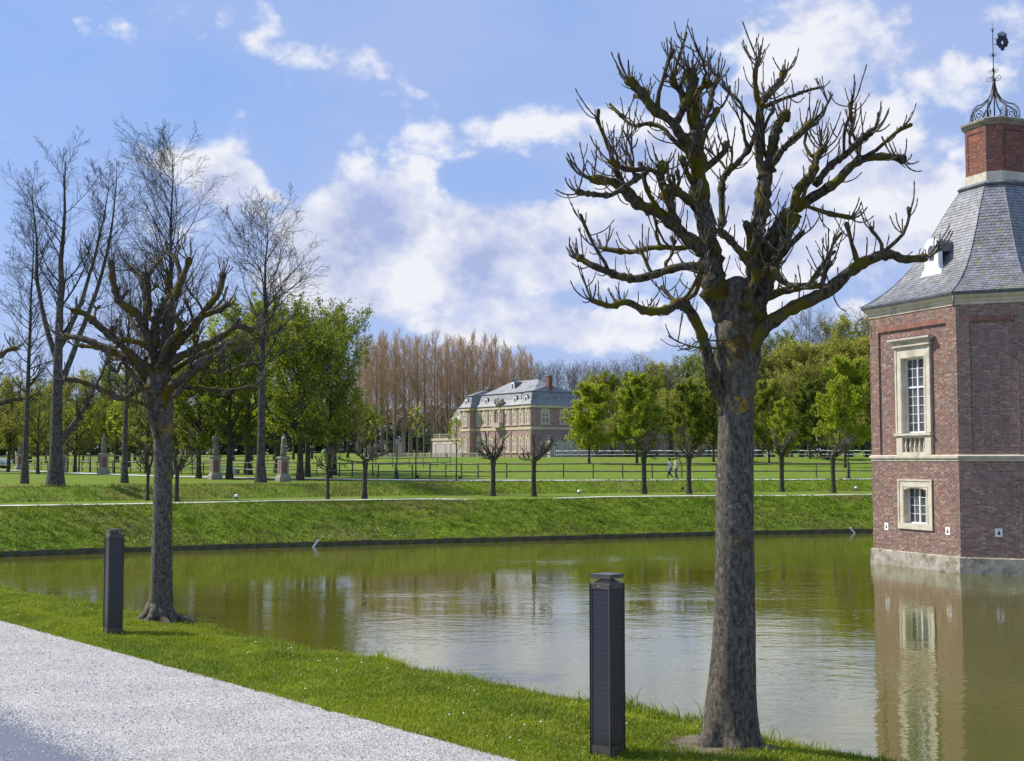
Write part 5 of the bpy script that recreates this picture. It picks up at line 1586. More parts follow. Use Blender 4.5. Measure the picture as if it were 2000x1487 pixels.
def mansard(x0, x1, y0, y1, z0, h1, ins, h2, ridge_in, name='roof', parent=palace):
    q = MB()
    o = .28
    r0 = [(x0 - o, y0 - o), (x1 + o, y0 - o), (x1 + o, y1 + o), (x0 - o, y1 + o)]
    r1 = [(x0 + ins, y0 + ins), (x1 - ins, y0 + ins), (x1 - ins, y1 - ins), (x0 + ins, y1 - ins)]
    k = ins - .18
    r1o = [(x0 + k, y0 + k), (x1 - k, y0 + k), (x1 - k, y1 - k), (x0 + k, y1 - k)]
    ym = (y0 + y1) / 2; xm0, xm1 = x0 + ridge_in, x1 - ridge_in
    r2 = [(xm0, ym - .1), (xm1, ym - .1), (xm1, ym + .1), (xm0, ym + .1)]
    q.rings([[Vector((x, y, z)) for x, y in r] for r, z in ((r0, z0), ([((a[0] + b[0]) / 2 + (.12 if i in (0, 3) else -.12), (a[1] + b[1]) / 2 + (.12 if i < 2 else -.12)) for i, (a, b) in enumerate(zip(r0, r1))], z0 + h1 * .45), (r1, z0 + h1), (r1o, z0 + h1 + .05), (r1o, z0 + h1 + .12), (r1, z0 + h1 + .14), (r2, z0 + h1 + h2))])
    return q.build(name, M['pslate'], parent)
I4 = Matrix.Identity(4)
def fmat(kind, off):
    """face frames: front (u along +x, outward -y), left end, right end (u along +y, outward +x)"""
    if kind == 'front': return Matrix(((1, 0, 0, 0), (0, -1, 0, off), (0, 0, 1, 0), (0, 0, 0, 1)))
    return Matrix(((0, 1, 0, off), (1, 0, 0, 0), (0, 0, 1, 0), (0, 0, 0, 1)))
def pwin(Mx, u, z0, z1, wd, head=True, sill=True):
    q = MB()
    s = .26
    q.box(u - wd / 2 - s, u - wd / 2, -.1, .07, z0 - .1, z1 + .28, Mx); q.box(u + wd / 2, u + wd / 2 + s, -.1, .07, z0 - .1, z1 + .28, Mx)
    q.box(u - wd / 2, u + wd / 2, -.1, .068, z1, z1 + .28, Mx); q.box(u - wd / 2 - s - .08, u + wd / 2 + s + .08, -.1, .16, z0 - .26, z0 - .1, Mx)
    if head:
        n = 7
        pts = [(u + (wd / 2 + s + .06) * math.cos(a), z1 + .28 + .62 * math.sin(a)) for a in np.linspace(0, math.pi, n)]
        q.add([Mx @ Vector((a, d, z)) for d in (-.05, .10) for a, z in pts], [tuple(range(n)), tuple(range(n, 2 * n))] + [(k, (k + 1) % n, n + (k + 1) % n, n + k) for k in range(n)])
        q.lathe([(.03, -.15), (.20, -.05), (.22, .1), (.04, .28)], 6, (u, .12, z1 + .75), Mx)
    f = q.build('window_surround', M['pstone'], palace)
    window(palace, Mx, u - wd / 2, u + wd / 2, z0, z1, -.02, 2, 4, (z0 + (z1 - z0) * .62, 3, 2), .10, .06, panes=False)
LEN, DEP = 19.5, 11.0
pbox('wall', 'pbrick', (0, 15.6, 0, DEP, -.5, EAVE))
pbox('wall', 'pbrick', (-3.4, -.0021, -1.4, DEP, -.5, EAVE))
pbox('wall', 'pbrick', (15.6021, LEN, -.35, DEP, -.5, EAVE))
for (x0, x1, y0) in ((0, 15.6, 0), (-3.4, 0, -1.4), (15.6, LEN, -.35)):
    pbox('cornice', 'pstone', (x0 + (.25 if x0 == 0 else -.22), x1 + (-.25 if x0 == 0 else .22), y0 - .25, DEP + .1 + .01 * x1 / 20, EAVE - .52, EAVE - .02 + .01 * (x0 > 10)))
    pbox('string_course', 'pstone', (x0 + (.2 if x0 == 0 else -.1), x1 + (-.2 if x0 == 0 else .1), y0 - .10, DEP + .05 + .01 * x1 / 20, 9.45 - PZ, 9.95 - PZ + .01 * (x0 > 10)))
    pbox('gutter', 'lead', (x0 + (.25 if x0 == 0 else -.33), x1 + (-.25 if x0 == 0 else .33), y0 - .36, y0 - .1, EAVE, EAVE + .12 + .01 * (x0 > 10)))
UZ0, UZ1, LZ0, LZ1 = 10.55 - PZ, 12.6 - PZ, 5.3 - PZ, 7.6 - PZ
F0, F1, F2 = fmat('front', 0), fmat('front', -1.4), fmat('front', -.35)
for u in (1.1, 3.4, 5.7, 11.2, 13.6):
    pwin(F0, u, UZ0, UZ1, 1.05); pwin(F0, u, LZ0, LZ1, 1.05)
pwin(F1, -1.7, UZ0, UZ1, 1.05); pwin(F1, -1.7, LZ0, LZ1, 1.05)
for u in (16.45, 18.45):
    pwin(F2, u, UZ0, UZ1, .95); pwin(F2, u, LZ0, LZ1, .95)
FR = fmat('right', LEN)
pwin(FR, 3.0, UZ0, UZ1, 1.6); pwin(FR, 7.4, UZ0, UZ1, 1.6)
for u in (4.55, 7.0, 10.0, 12.4, 15.2):
    q = MB(); q.box(u - .18, u + .18, -.05, .12, 9.96 - PZ, EAVE - .53, F0); q.box(u - .18, u + .18, -.05, .12, .0, 9.44 - PZ, F0); q.build('pilaster', M['pbrick'], palace)
# portal: stone columns, tall door, balcony and crest
q = MB()
for u in (7.35, 9.65):
    q.lathe([(.30, 0), (.30, .2), (.22, .3), (.19, EAVE - 10.6 + PZ - .6), (.30, EAVE - 10.6 + PZ - .2), (.30, EAVE - 10.6 + PZ)], 8, (u, -.5, 10.0 - PZ))
q.box(7.9, 9.1, -.12, .1, 10.0 - PZ, EAVE - .7); por = q.build('portal', M['pstone'], palace)
window(palace, F0, 8.0, 9.0, 10.2 - PZ, 13.2 - PZ, .15, 2, 5, None, .1, .06, panes=False)
pbox('balcony', 'pplaster', (7.2, 9.8, -1.0, -.02, 10.0 - PZ, 10.95 - PZ))
q = MB(); rr2 = random.Random(5)
for k in range(16):
    q.lathe([(.02, -.42), (.28, -.25), (.36, .05), (.2, .32), (.02, .45)], 7, (7.3 + 2.5 * rr2.random(), -.35 + .3 * rr2.random(), EAVE + .35 + 1.5 * rr2.random() * (1 - abs(k - 8) / 16)))
q.build('crest', M['stone_grey'], palace, True)
mansard(0, 15.6, 0, DEP, EAVE, 2.5, 1.0, 0.05, 5.0, 'lower_roof')
rf0 = mansard(-.0, LEN, .0, DEP, EAVE + .03, 2.46, 1.15, 2.75, 5.2)
mansard(-3.4, 0.4, -1.4, DEP - 2, EAVE + .02, 2.35, .8, 1.5, 1.8)
mansard(15.4, LEN, -.35, DEP, EAVE + .015, 2.53, .9, 1.45, 1.8)
# dormers
def pdorm(x, y, z, s=1.0):
    q = MB(); n = 9
    out = [(-.5 * s, 0), (.5 * s, 0)] + [(.5 * s * math.cos(a), 1.0 * s + .5 * s * math.sin(a)) for a in np.linspace(0, math.pi, n)]
    no = len(out)
    q.add([(x + a, y + d, z + b) for d in (0, 1.6) for a, b in out], [tuple(range(no)), tuple(range(no, 2 * no))] + [(k, (k + 1) % no, no + (k + 1) % no, no + k) for k in range(no)])
    d = q.build('dormer', M['white'], palace)
    q = MB(); q.box(x - .25 * s, x + .25 * s, y - .03, y + .03, z + .25 * s, z + 1.15 * s); q.build('pane', M['glass'], d)
    q = MB(); q.add([(x + a * 1.16, y + e, z + .05 + b * 1.06) for e in (.06, 2.0) for a, b in out[1:]], [(k, k + 1, no - 1 + k + 1, no - 1 + k) for k in range(no - 2)]); q.build('dormer_roof', M['lead'], d)
for x, y in ((-1.7, -1.25), (3.4, .15), (13.4, .15), (17.5, -.2)): pdorm(x, y + .1, EAVE + .35)
pdorm(9.2, 2.6, EAVE + 3.0, 1.25)
for x, y, zt in ((-1.5, 4.2, 18.4), (18.0, 5.0, 19.9)):
    q = MB(); q.box(x - .5, x + .5, y - .45, y + .45, EAVE + 1.5, zt - PZ - .25); ch = q.build('chimney', M['redstone'], palace)
    pbox('chimney_cap', 'stone_grey', (x - .6, x + .6, y - .55, y + .55, zt - PZ - .25, zt - PZ), ch)
for x in (5.3, 14.0):
    q = MB(); q.lathe([(.25, 0), (.3, .3), (.12, .6), (.2, .9), (.02, 1.6)], 8, (x, DEP / 2, EAVE + 5.2)); q.build('finial', M['lead'], palace, True)
# wings and terrace
def wing(name, label, x0, x1, y0, y1, eave, h1, ins, h2, rin, mat='pbrick', wins=()):
    wg = thing(name, label, 'building', (PO_.x, PO_.y, PZ), math.atan2(PX.y, PX.x))
    q = MB(); q.box(x0, x1, y0, y1, -.5, eave); q.build('wall', M[mat], wg)
    q = MB(); q.box(x0 - .15, x1 + .15, y0 - .15, y1 + .15, eave - .4, eave - .01); q.build('cornice', M['pstone'], wg)
    if h1: mansard(x0, x1, y0, y1, eave, h1, ins, h2, rin, 'roof', wg)
    for (face, u, z0, z1, wd) in wins:
        Mx = fmat('front', y0) if face == 'f' else fmat('right', x1)
        window(wg, Mx, u - wd / 2, u + wd / 2, z0, z1, .04, 2, 4, None, .12, .07, panes=False)
    return wg
wing('palace_wing', 'left palace wing of orange brick set behind the main block', -14.5, -5.4, 3.5, 13, 12.2 - PZ, 2.4, .9, 1.3, 4.0, wins=[('f', u, 8.2 - PZ, 11.0 - PZ, 1.0) for u in (-13, -10.5, -8)])
wing('palace_wing', 'right palace wing with grey roof, half hidden behind the round young tree', 9.0, 18.2, 11.6, 30, 10.2 - PZ, 2.6, .9, 1.6, 4.4, wins=[('r', u, 5.2 - PZ, 8.4 - PZ, 1.1) for u in (14, 17, 20, 23)])
wing('palace_outbuilding', 'long low brick outbuilding in shade behind the young trees', 11, 18.6, 31, 62, 8.4 - PZ, 1.6, .8, .8, 3.5, wins=[('r', u, 4.9 - PZ, 7.2 - PZ, 1.2) for u in range(33, 61, 4)])
ter = wing('palace_terrace', 'pink single-storey terrace building with balustrade left of the palace', -18.5, -3.45, 1.2, 3.3, 8.2 - PZ, 0, 0, 0, 0, 'pplaster', [('f', u, 4.7 - PZ, 7.3 - PZ, .9) for u in (-17.4, -13.6, -11.4, -9.2, -7.0, -4.9)])
def balustrade(root, p0, p1, z, h=1.1, step=.62):
    d = (p1 - p0); L = d.length; a = math.atan2(d.y, d.x)
    Mx = Matrix.Translation((p0.x, p0.y, z)) @ Matrix.Rotation(a, 4, 'Z')
    q = MB(); q.box(0, L, -.16, .16, h - .18, h, Mx); q.build('handrail', M['stone_grey'], root)
    q = MB(); q.box(0, L, -.18, .18, -.4, .18, Mx); q.build('base_course', M['stone_grey'], root)
    q = MB(); q.lathe([(.09, .18), (.06, .3), (.14, .5), (.07, .8), (.10, h - .18)], 7); me = q.mesh('baluster', True); me.materials.append(M['stone'])
    n = int(L / step)
    for k in range(n):
        c = Mx @ Vector(((k + .5) * L / n, 0, 0))
        if k % 9 == 4:
            q = MB(); q.box((k + .5) * L / n - .3, (k + .5) * L / n + .3, -.22, .22, -.4, h + .06, Mx); q.build('pier', M['stone_grey'], root)
        else: link('baluster', me, root, None, c)
balustrade(ter, Vector((-18.4, 1.35)), Vector((-3.6, 1.35)), 8.2 - PZ, 1.0)
fb = thing('stone_balustrade', 'long low stone balustrade along the lawn in front of the palace', 'balustrade', (PO_.x, PO_.y, PZ), math.atan2(PX.y, PX.x))
balustrade(fb, Vector((-34, -6.5)), Vector((-19.4, -4.2)), -.1, 1.15, .66)
balustrade(fb, Vector((-19.4, -4.2)), Vector((16.5, -4.2)), -.1, 1.15, .66)
tb = thing('stone_balustrade', 'short stone balustrade on the terrace at the right end of the palace', 'balustrade', (PO_.x, PO_.y, PZ), math.atan2(PX.y, PX.x))
q = MB(); q.box(LEN + .01, LEN + 3.5, 1.5, 11.4, -.5, 7.3 - PZ); q.build('terrace_wall', M['pplaster'], tb)
for u in (3, 5, 7, 9): window(tb, fmat('right', LEN + 3.5), u - .5, u + .5, 4.5 - PZ, 6.8 - PZ, .03, 2, 4, None, .1, .06, panes=False)
balustrade(tb, Vector((LEN + .2, 1.7)), Vector((LEN + 3.3, 1.7)), 7.3 - PZ, 1.0); balustrade(tb, Vector((LEN + 3.3, 1.9)), Vector((LEN + 3.3, 11.2)), 7.3 - PZ, 1.0)
for px, lab in ((779, 'pale stone gate pier with ball top at the end of the balustrade'),):
    p = far_at(px, 262); g = thing('gate_pier', lab, 'pier', p)
    q = MB(); q.box(-.55, .55, -.55, .55, -.2, 3.0); q.box(-.7, .7, -.7, .7, 3.0, 3.3); q.build('shaft', M['pplaster'], g)
    q = MB(); q.lathe([(.2, 0), (.2, .15), (.45, .4), (.5, .65), (.4, .95), (.05, 1.15)], 10, (0, 0, 3.3)); q.build('ball', M['pplaster'], g, True)

# ================================================================ FENCES
def fence(label, line, h, rails, post_r, step, post_mat, rail_mat, sag=.02, seed=1, pale_to=None, name='rail_fence'):
    """line: (px, Y) places on the lawn; posts every step metres, one rail per bay"""
    rg = random.Random(seed)
    P = [far_at(px, Y) for px, Y in line]
    f = thing(name, label, 'fence', P[0])
    o = P[0]
    seg = []
    for a, b in zip(P[:-1], P[1:]):
        n = max(1, int(round((b.xy - a.xy).length / step)))
        seg += [a.lerp(b, k / n) for k in range(n)]
    seg.append(P[-1])
    for s in seg: s.z = float(far_h(s.x, s.y))
    q = MB(); q.lathe([(post_r, -.3), (post_r, h - .02), (post_r * .6, h)], 6); pm_e = q.mesh('post'); pm_e.materials.append(M[post_mat])
    q = MB(); q.tube([(0, 0, 0), (.5, 0, 0), (1, 0, 0)], [.055, .06, .05], 6); rmesh = [q.mesh('rail', True)]; rmesh[0].materials.append(M[rail_mat])
    for s in seg:
        p = link('post', pm_e, f, None, s - o); p.rotation_euler = (rg.gauss(0, .015), rg.gauss(0, .015), rg.random() * 6); p.scale = (1, 1, .96 + .06 * rg.random())
    for a, b in zip(seg[:-1], seg[1:]):
        for rz in rails:
            z0, z1 = rz + rg.gauss(0, sag), rz + rg.gauss(0, sag)
            d = (b + Vector((0, 0, z1))) - (a + Vector((0, 0, z0)))
            r = link('rail', rmesh[0], f, None, a + Vector((0, 0, z0)) - o - Vector((0, .07, 0)))
            r.rotation_euler = (0, -math.asin(d.z / d.length), math.atan2(d.y, d.x)); r.scale = (d.length * 1.01, 1, 1)
    return f
fence('brown two-rail wooden fence across the lawn behind the walking couple', [(934, 106.8), (1100, 107.2), (1330, 107.6), (1720, 110), (2150, 116)], 1.28, (.56, 1.2), .06, 2.8, 'wood', 'wood', .015, 2)
fence('wooden fence with sunlit-toned rails curving from the chestnut row to the brown fence', [(545, 117), (640, 112), (740, 109), (840, 107.2), (934, 106.8)], 1.28, (.56, 1.2), .06, 1.5, 'wood', 'rail_sunlit', .03, 3)
M['white_rail'] = pm('white_rail_paint', (.74, .74, .72), (.82, .82, .8), 3, .55)
fence('white-railed paddock fence along the crest below the young trees', [(1085, 200), (1250, 198), (1420, 195), (1560, 192), (1720, 190), (2100, 190)], 1.1, (.42, .98), .06, 1.35, 'wood', 'white_rail', .02, 4)
fence('fence with sunlit-toned rails behind the statues on the left lawn', [(-150, 175), (60, 158), (240, 136), (400, 124), (545, 117)], 1.25, (.55, 1.15), .06, 2.2, 'wood', 'rail_sunlit', .03, 5)
fence('distant dark rail fence crossing the meadow behind the grove', [(-100, 205), (150, 192), (420, 180), (560, 176)], 1.25, (.55, 1.15), .06, 2.6, 'wood', 'wood', .03, 6)
fence('short far rail fence on the meadow between lamp and palace', [(735, 150), (800, 152), (880, 158)], 1.2, (.55, 1.1), .05, 2.2, 'wood', 'rail_sunlit', .02, 7)

# ================================================================ SOLAR BOLLARDS
def bollard(label, px, py, rz, h):
    p = near_on(px, py)
    b = thing('solar_bollard', label, 'bollard', (p.x, p.y, p.z - .02), rz, 'solar bollards')
    s = .1475; k = h / 2.2
    q = MB(); q.box(-s, s, -s, s, -.05, .155 * k); q.build('foot', M['bollard'], b)
    e = .026
    for sx in (-1, 1):
        for sy in (-1, 1):
            q = MB(); q.box(min(sx * s, sx * (s - e)), max(sx * s, sx * (s - e)), min(sy * s, sy * (s - e)), max(sy * s, sy * (s - e)), .155 * k + .002, 2.02 * k); q.build('corner_post', M['bollard'], b)
            q = MB(); q.box(sx * (s + .001) - .006, sx * (s + .001) + .006, sy * (s + .001) - .006, sy * (s + .001) + .006, .0, 2.085 * k); q.build('corner_seam', M['bollard_dark'], b)
    q = MB(); q.box(-s, s, -s, s, 2.022 * k, 2.085 * k); q.build('head_band', M['bollard'], b)
    q = MB(); q.box(-s + .03, s - .03, -s + .03, s - .03, .155 * k, 2.02 * k); q.build('core', M['bollard_dark'], b)
    n = 31; ph = (2.02 - .165) * k / n
    q = MB(); q.box(-(s - e - .004), s - e - .004, -.006, .006, .0010, ph - .0010); cm = q.mesh('solar_cell'); cm.materials.append(M['cell'])
    for f in range(4):
        for j in range(n):
            o = link('solar_cell', cm, b)
            a = f * math.pi / 2
            o.location = (math.sin(a) * (s - .012), -math.cos(a) * (s - .012), .160 * k + j * ph)
            o.rotation_euler = (0, 0, a)
    q = MB()
    q.rings([[Vector((x * w_, y * w_, z)) for x, y in ((-1, -1), (1, -1), (1, 1), (-1, 1))] for w_, z in ((s - .012, 2.086 * k), (s - .03, 2.096 * k), (.085, 2.118 * k), (.062, 2.135 * k), (.056, 2.152 * k))]); q.build('neck', M['bollard'], b)
    q = MB(); q.box(-s + .004, s - .004, -s + .004, s - .004, 2.086 * k, 2.149 * k); q.build('clear_guard', M['clear'], b)
    q = MB(); q.box(-s, s, -s, s, 2.15 * k, 2.195 * k); cp = q.build('cap', M['bollard'], b)
    q = MB(); q.box(-s + .012, s - .012, -s + .012, s - .012, 2.1955 * k, 2.2 * k); q.build('top_panel', M['cell'], cp)
    q = MB(); q.lathe([(.006, 0), (.006, .004)], 8); o = q.build('sensor', M['white'], b); o.location = (-.02, -s - .001, 2.058 * k); o.rotation_euler = (R(90), 0, 0)
m, t = new_mat('clear_acrylic')
b_, o_ = finish(t, (.95, .97, .97), .03, None, .5)
tr = t.n('ShaderNodeBsdfTransparent'); mx = t.n('ShaderNodeMixShader'); mx.inputs[0].default_value = .95
t.put(mx.inputs[1], b_.outputs[0]); t.put(mx.inputs[2], tr.outputs[0]); t.put(o_.inputs[0], mx.outputs[0])
M['clear'] = m
bollard('large dark solar bollard on the verge left of the large near trunk', 1187, 1475, R(-39), 2.2)
bollard('dark solar bollard left of the mid-distance pollard, by the gravel', 220, 1237, R(-55), 2.14)

# ================================================================ STATUES, LAMPS, BIN, CAR, SMALL LIGHTS
def bone_mesh(J, E, rad, root='pelvis', sub=2):
    names = list(J); me = bpy.data.meshes.new('skeleton')
    me.from_pydata([J[n] for n in names], [(names.index(a), names.index(b)) for a, b in E], [])
    ob = bpy.data.objects.new('skeleton', me); COL.objects.link(ob)
    sk = ob.modifiers.new('skin', 'SKIN')
    for i, n in enumerate(names):
        sv = me.skin_vertices[0].data[i]; r = rad[n]; sv.radius = r if hasattr(r, '__len__') else (r, r); sv.use_root = (n == root)
    s = ob.modifiers.new('sub', 'SUBSURF'); s.levels = sub; s.render_levels = sub
    dg = bpy.context.evaluated_depsgraph_get(); dg.update()
    out = bpy.data.meshes.new_from_object(ob.evaluated_get(dg))
    bpy.data.objects.remove(ob); bpy.data.meshes.remove(me)
    return out
def figure_mesh(pose, bulk=1.0):
    J = {'pelvis': (0, 0, .95), 'spine': (0, 0, 1.13), 'chest': (.0, 0, 1.33), 'neck': (.01, 0, 1.47), 'head': (.03, 0, 1.575), 'crown': (.03, 0, 1.67)}
    J.update(pose)
    E = [('pelvis', 'spine'), ('spine', 'chest'), ('chest', 'neck'), ('neck', 'head'), ('head', 'crown')]
    rad = {'pelvis': (.135 * bulk, .155 * bulk), 'spine': (.12 * bulk, .14 * bulk), 'chest': (.125 * bulk, .165 * bulk), 'neck': .058, 'head': (.088, .078), 'crown': (.085, .072)}
    for s in 'LR':
        E += [('chest', 'sh' + s), ('sh' + s, 'el' + s), ('el' + s, 'wr' + s), ('wr' + s, 'ha' + s), ('pelvis', 'hi' + s), ('hi' + s, 'kn' + s), ('kn' + s, 'an' + s), ('an' + s, 'to' + s)]
        rad.update({'sh' + s: .072 * bulk, 'el' + s: .052 * bulk, 'wr' + s: .034, 'ha' + s: (.03, .045), 'hi' + s: .098 * bulk, 'kn' + s: .064 * bulk, 'an' + s: .045, 'to' + s: .040})
    me = bone_mesh(J, E, rad)
    return me, J, E
def person(label, loc, rz, pose, colors, bulk=1.0, scale=1.0, hair='short'):
    me, J, E = figure_mesh(pose, bulk)
    root = thing('person', label, 'person', loc, rz)
    root.scale = (scale,) * 3
    # fingers: five short bent tubes on each hand, joined into the same body mesh
    bm = bmesh.new(); bm.from_mesh(me)
    for s in 'LR':
        w, h = Vector(J['wr' + s]), Vector(J['ha' + s]); d = (h - w).normalized(); sd = d.cross(Vector((0, 1, 0))).normalized()
        q = MB()
        for k in range(4):
            b0 = h + sd * (.027 - .018 * k) + d * .02; L = (.062, .072, .068, .052)[k]
            q.tube([b0, b0 + d * L * .5, b0 + d * L * .9 + Vector((.018, 0, 0))], [.010, .0095, .007], 5)
        q.tube([h + sd * .03 - d * .02, h + sd * .055 + d * .02, h + sd * .058 + d * .055], [.012, .011, .008], 5)
        vs = [bm.verts.new(v) for v in q.v]
        for f in q.f:
            try: bm.faces.new([vs[i] for i in f])
            except ValueError: pass
    bm.to_mesh(me); bm.free()
    mats = list(dict.fromkeys(colors.values()))
    for m_ in mats: me.materials.append(m_)
    segs = [(a, b, Vector(J[a]), Vector(J[b])) for a, b in E]
    def zone(c):
        best, bd = None, 9
        for a, b, p, q in segs:
            d = q - p; tt_ = max(0, min(1, (c - p).dot(d) / d.length_squared)); dd = (c - (p + d * tt_)).length
            if dd < bd: best, bd = (a, b, tt_), dd
        a, b, tt_ = best
        if b[:2] == 'to' or (b[:2] == 'an' and tt_ > .9): return 'shoes'
        if a[:2] in ('hi', 'kn') or b[:2] == 'hi': return 'legs'
        if b[:2] == 'ha' or a[:2] == 'ha': return 'skin'
        if b in ('head', 'crown') or a == 'head':
            return 'skin'
        if b[:2] in ('sh', 'el', 'wr'): return 'sleeve'
        return 'top'
    for f in me.polygons:
        f.material_index = mats.index(colors[zone(f.center)]); f.use_smooth = True
    link('body', me, root)
    # hair cap, face features
    H = Vector(J['head']); C = Vector(J['crown'])
    q = MB(); rings = []
    for k in range(7):
        a = k / 6 * R(100)
        r = .112 * math.sin(a) + .004; zz = .03 + .115 * math.cos(a)
        rings.append([H + Vector((-.012 + r * 1.0 * math.cos(b) - (.012 if k > 3 else 0) - (.03 if (k > 4 and math.cos(b) > .3) else 0), r * .86 * math.sin(b), zz + (.055 if (k > 4 and math.cos(b) > .3) else (-.05 if hair == 'long' and k == 6 else 0)))) for b in np.linspace(0, 2 * math.pi, 14, endpoint=False)])
    q.rings(rings); q.build('hair', colors['hair'], root, True)
    q = MB(); q.lathe([(.001, -.022), (.014, -.012), (.010, .01), (.002, .028)], 6, (H.x + .088, 0, H.z - .005)); q.build('nose', colors['skin'], root, True)
    for s in (-1, 1):
        q = MB(); q.lathe([(.001, -.008), (.009, 0), (.001, .008)], 6, (H.x + .080, s * .032, H.z + .022)); q.build('eye', M['dark'], root)
        q = MB(); q.lathe([(.002, -.03), (.016, 0), (.002, .03)], 6, (H.x - .005, s * .082, H.z + .0)); q.build('ear', colors['skin'], root)
    q = MB(); q.box(H.x + .070, H.x + .086, -.022, .022, H.z - .047, H.z - .038); q.build('mouth', M['lip'], root)
    return root
def flat(name, c, rough=.85): return pm(name, tuple(v * .85 for v in c), c, 12, rough, .3, 60)
M['lip'] = flat('lip', (.30, .12, .10)); M['skin'] = flat('skin', (.50, .33, .25), .6)
cA = {'shoes': flat('white_shoe', (.75, .75, .74)), 'legs': flat('black_trousers', (.018, .018, .022)), 'skin': M['skin'], 'sleeve': flat('pale_grey_knit', (.52, .52, .56)), 'top': flat('slate_grey_top', (.16, .17, .22)), 'hair': flat('dark_cap', (.015, .015, .018))}
cB = {'shoes': flat('dark_shoe', (.05, .05, .06)), 'legs': flat('blue_jeans', (.045, .075, .12)), 'skin': M['skin'], 'sleeve': flat('beige_jacket', (.50, .44, .32)), 'top': flat('beige_front', (.42, .37, .27)), 'hair': flat('light_brown_hair', (.24, .15, .09))}
cC = {'shoes': flat('brown_shoe', (.16, .11, .07)), 'legs': flat('grey_trousers', (.30, .30, .31)), 'skin': M['skin'], 'sleeve': flat('cream_sleeve', (.62, .58, .48)), 'top': flat('cream_jacket', (.66, .62, .52)), 'hair': flat('brown_hair', (.10, .07, .05))}
walk1 = {'hiL': (0, .09, .90), 'knL': (.13, .09, .50), 'anL': (.22, .09, .085), 'toL': (.37, .10, .045), 'hiR': (0, -.09, .90), 'knR': (-.02, -.09, .49), 'anR': (-.30, -.09, .16), 'toR': (-.20, -.10, .04),
         'shL': (0, .185, 1.40), 'elL': (-.08, .22, 1.14), 'wrL': (.04, .22, .93), 'haL': (.08, .215, .86), 'shR': (0, -.185, 1.40), 'elR': (.0, -.22, 1.13), 'wrR': (.16, -.19, .98), 'haR': (.22, -.17, .94)}
walk2 = {'hiL': (0, .09, .90), 'knL': (.06, .09, .49), 'anL': (.04, .09, .085), 'toL': (.19, .10, .045), 'hiR': (0, -.09, .90), 'knR': (.02, -.09, .49), 'anR': (-.16, -.09, .09), 'toR': (-.03, -.10, .04),
         'shL': (0, .19, 1.40), 'elL': (-.03, .25, 1.13), 'wrL': (.05, .25, .90), 'haL': (.08, .245, .82), 'shR': (0, -.19, 1.40), 'elR': (-.06, -.25, 1.14), 'wrR': (.02, -.25, .90), 'haR': (.05, -.245, .82)}
def pathz(p): return Vector((p.x, p.y, float(far_h(p.x, p.y)) + .045))
pa = pathz(far_at(1307, 100.6)); pb = pathz(far_at(1319.5, 101.2))
A = person('person in dark cap, pale grey sleeves, black trousers and white shoes walking left', pa, R(182), walk1, cA, 1.0, 1.0, 'long')
q = MB(); q.rings([[Vector((r * math.cos(a) - .01, r * 1.15 * math.sin(a), z)) for a in np.linspace(0, 2 * math.pi, 14, endpoint=False)] for r, z in ((.20, .70), (.185, .95), (.155, 1.15), (.165, 1.32), (.10, 1.45))], False); q.build('cardigan', cA['top'], A, True)
q = MB(); q.rings([[Vector((H_[0] + .105 * math.cos(a), .09 * math.sin(a), H_[2])) for a in np.linspace(0, 2 * math.pi, 12, endpoint=False)] for H_ in ((.03, 0, 1.64), (.03, 0, 1.70), (.02, 0, 1.735))]); q.box(.10, .20, -.07, .07, 1.635, 1.65); q.build('cap', cA['hair'], A, True)
B = person('person in beige jacket and blue jeans walking left just behind the other', pb, R(178), walk2, cB, 1.1, 1.04, 'short')
q = MB(); q.rings([[Vector((r * math.cos(a), r * 1.2 * math.sin(a), z)) for a in np.linspace(0, 2 * math.pi, 14, endpoint=False)] for r, z in ((.175, .88), (.175, 1.05), (.175, 1.2), (.18, 1.34), (.11, 1.46))], False); q.build('jacket', cB['top'], B, True)
pc = far_at(1160, 199.2)
person('distant person in cream jacket standing at the white fence', pc, R(150), walk2, cC, 1.1, 1.04, 'short')

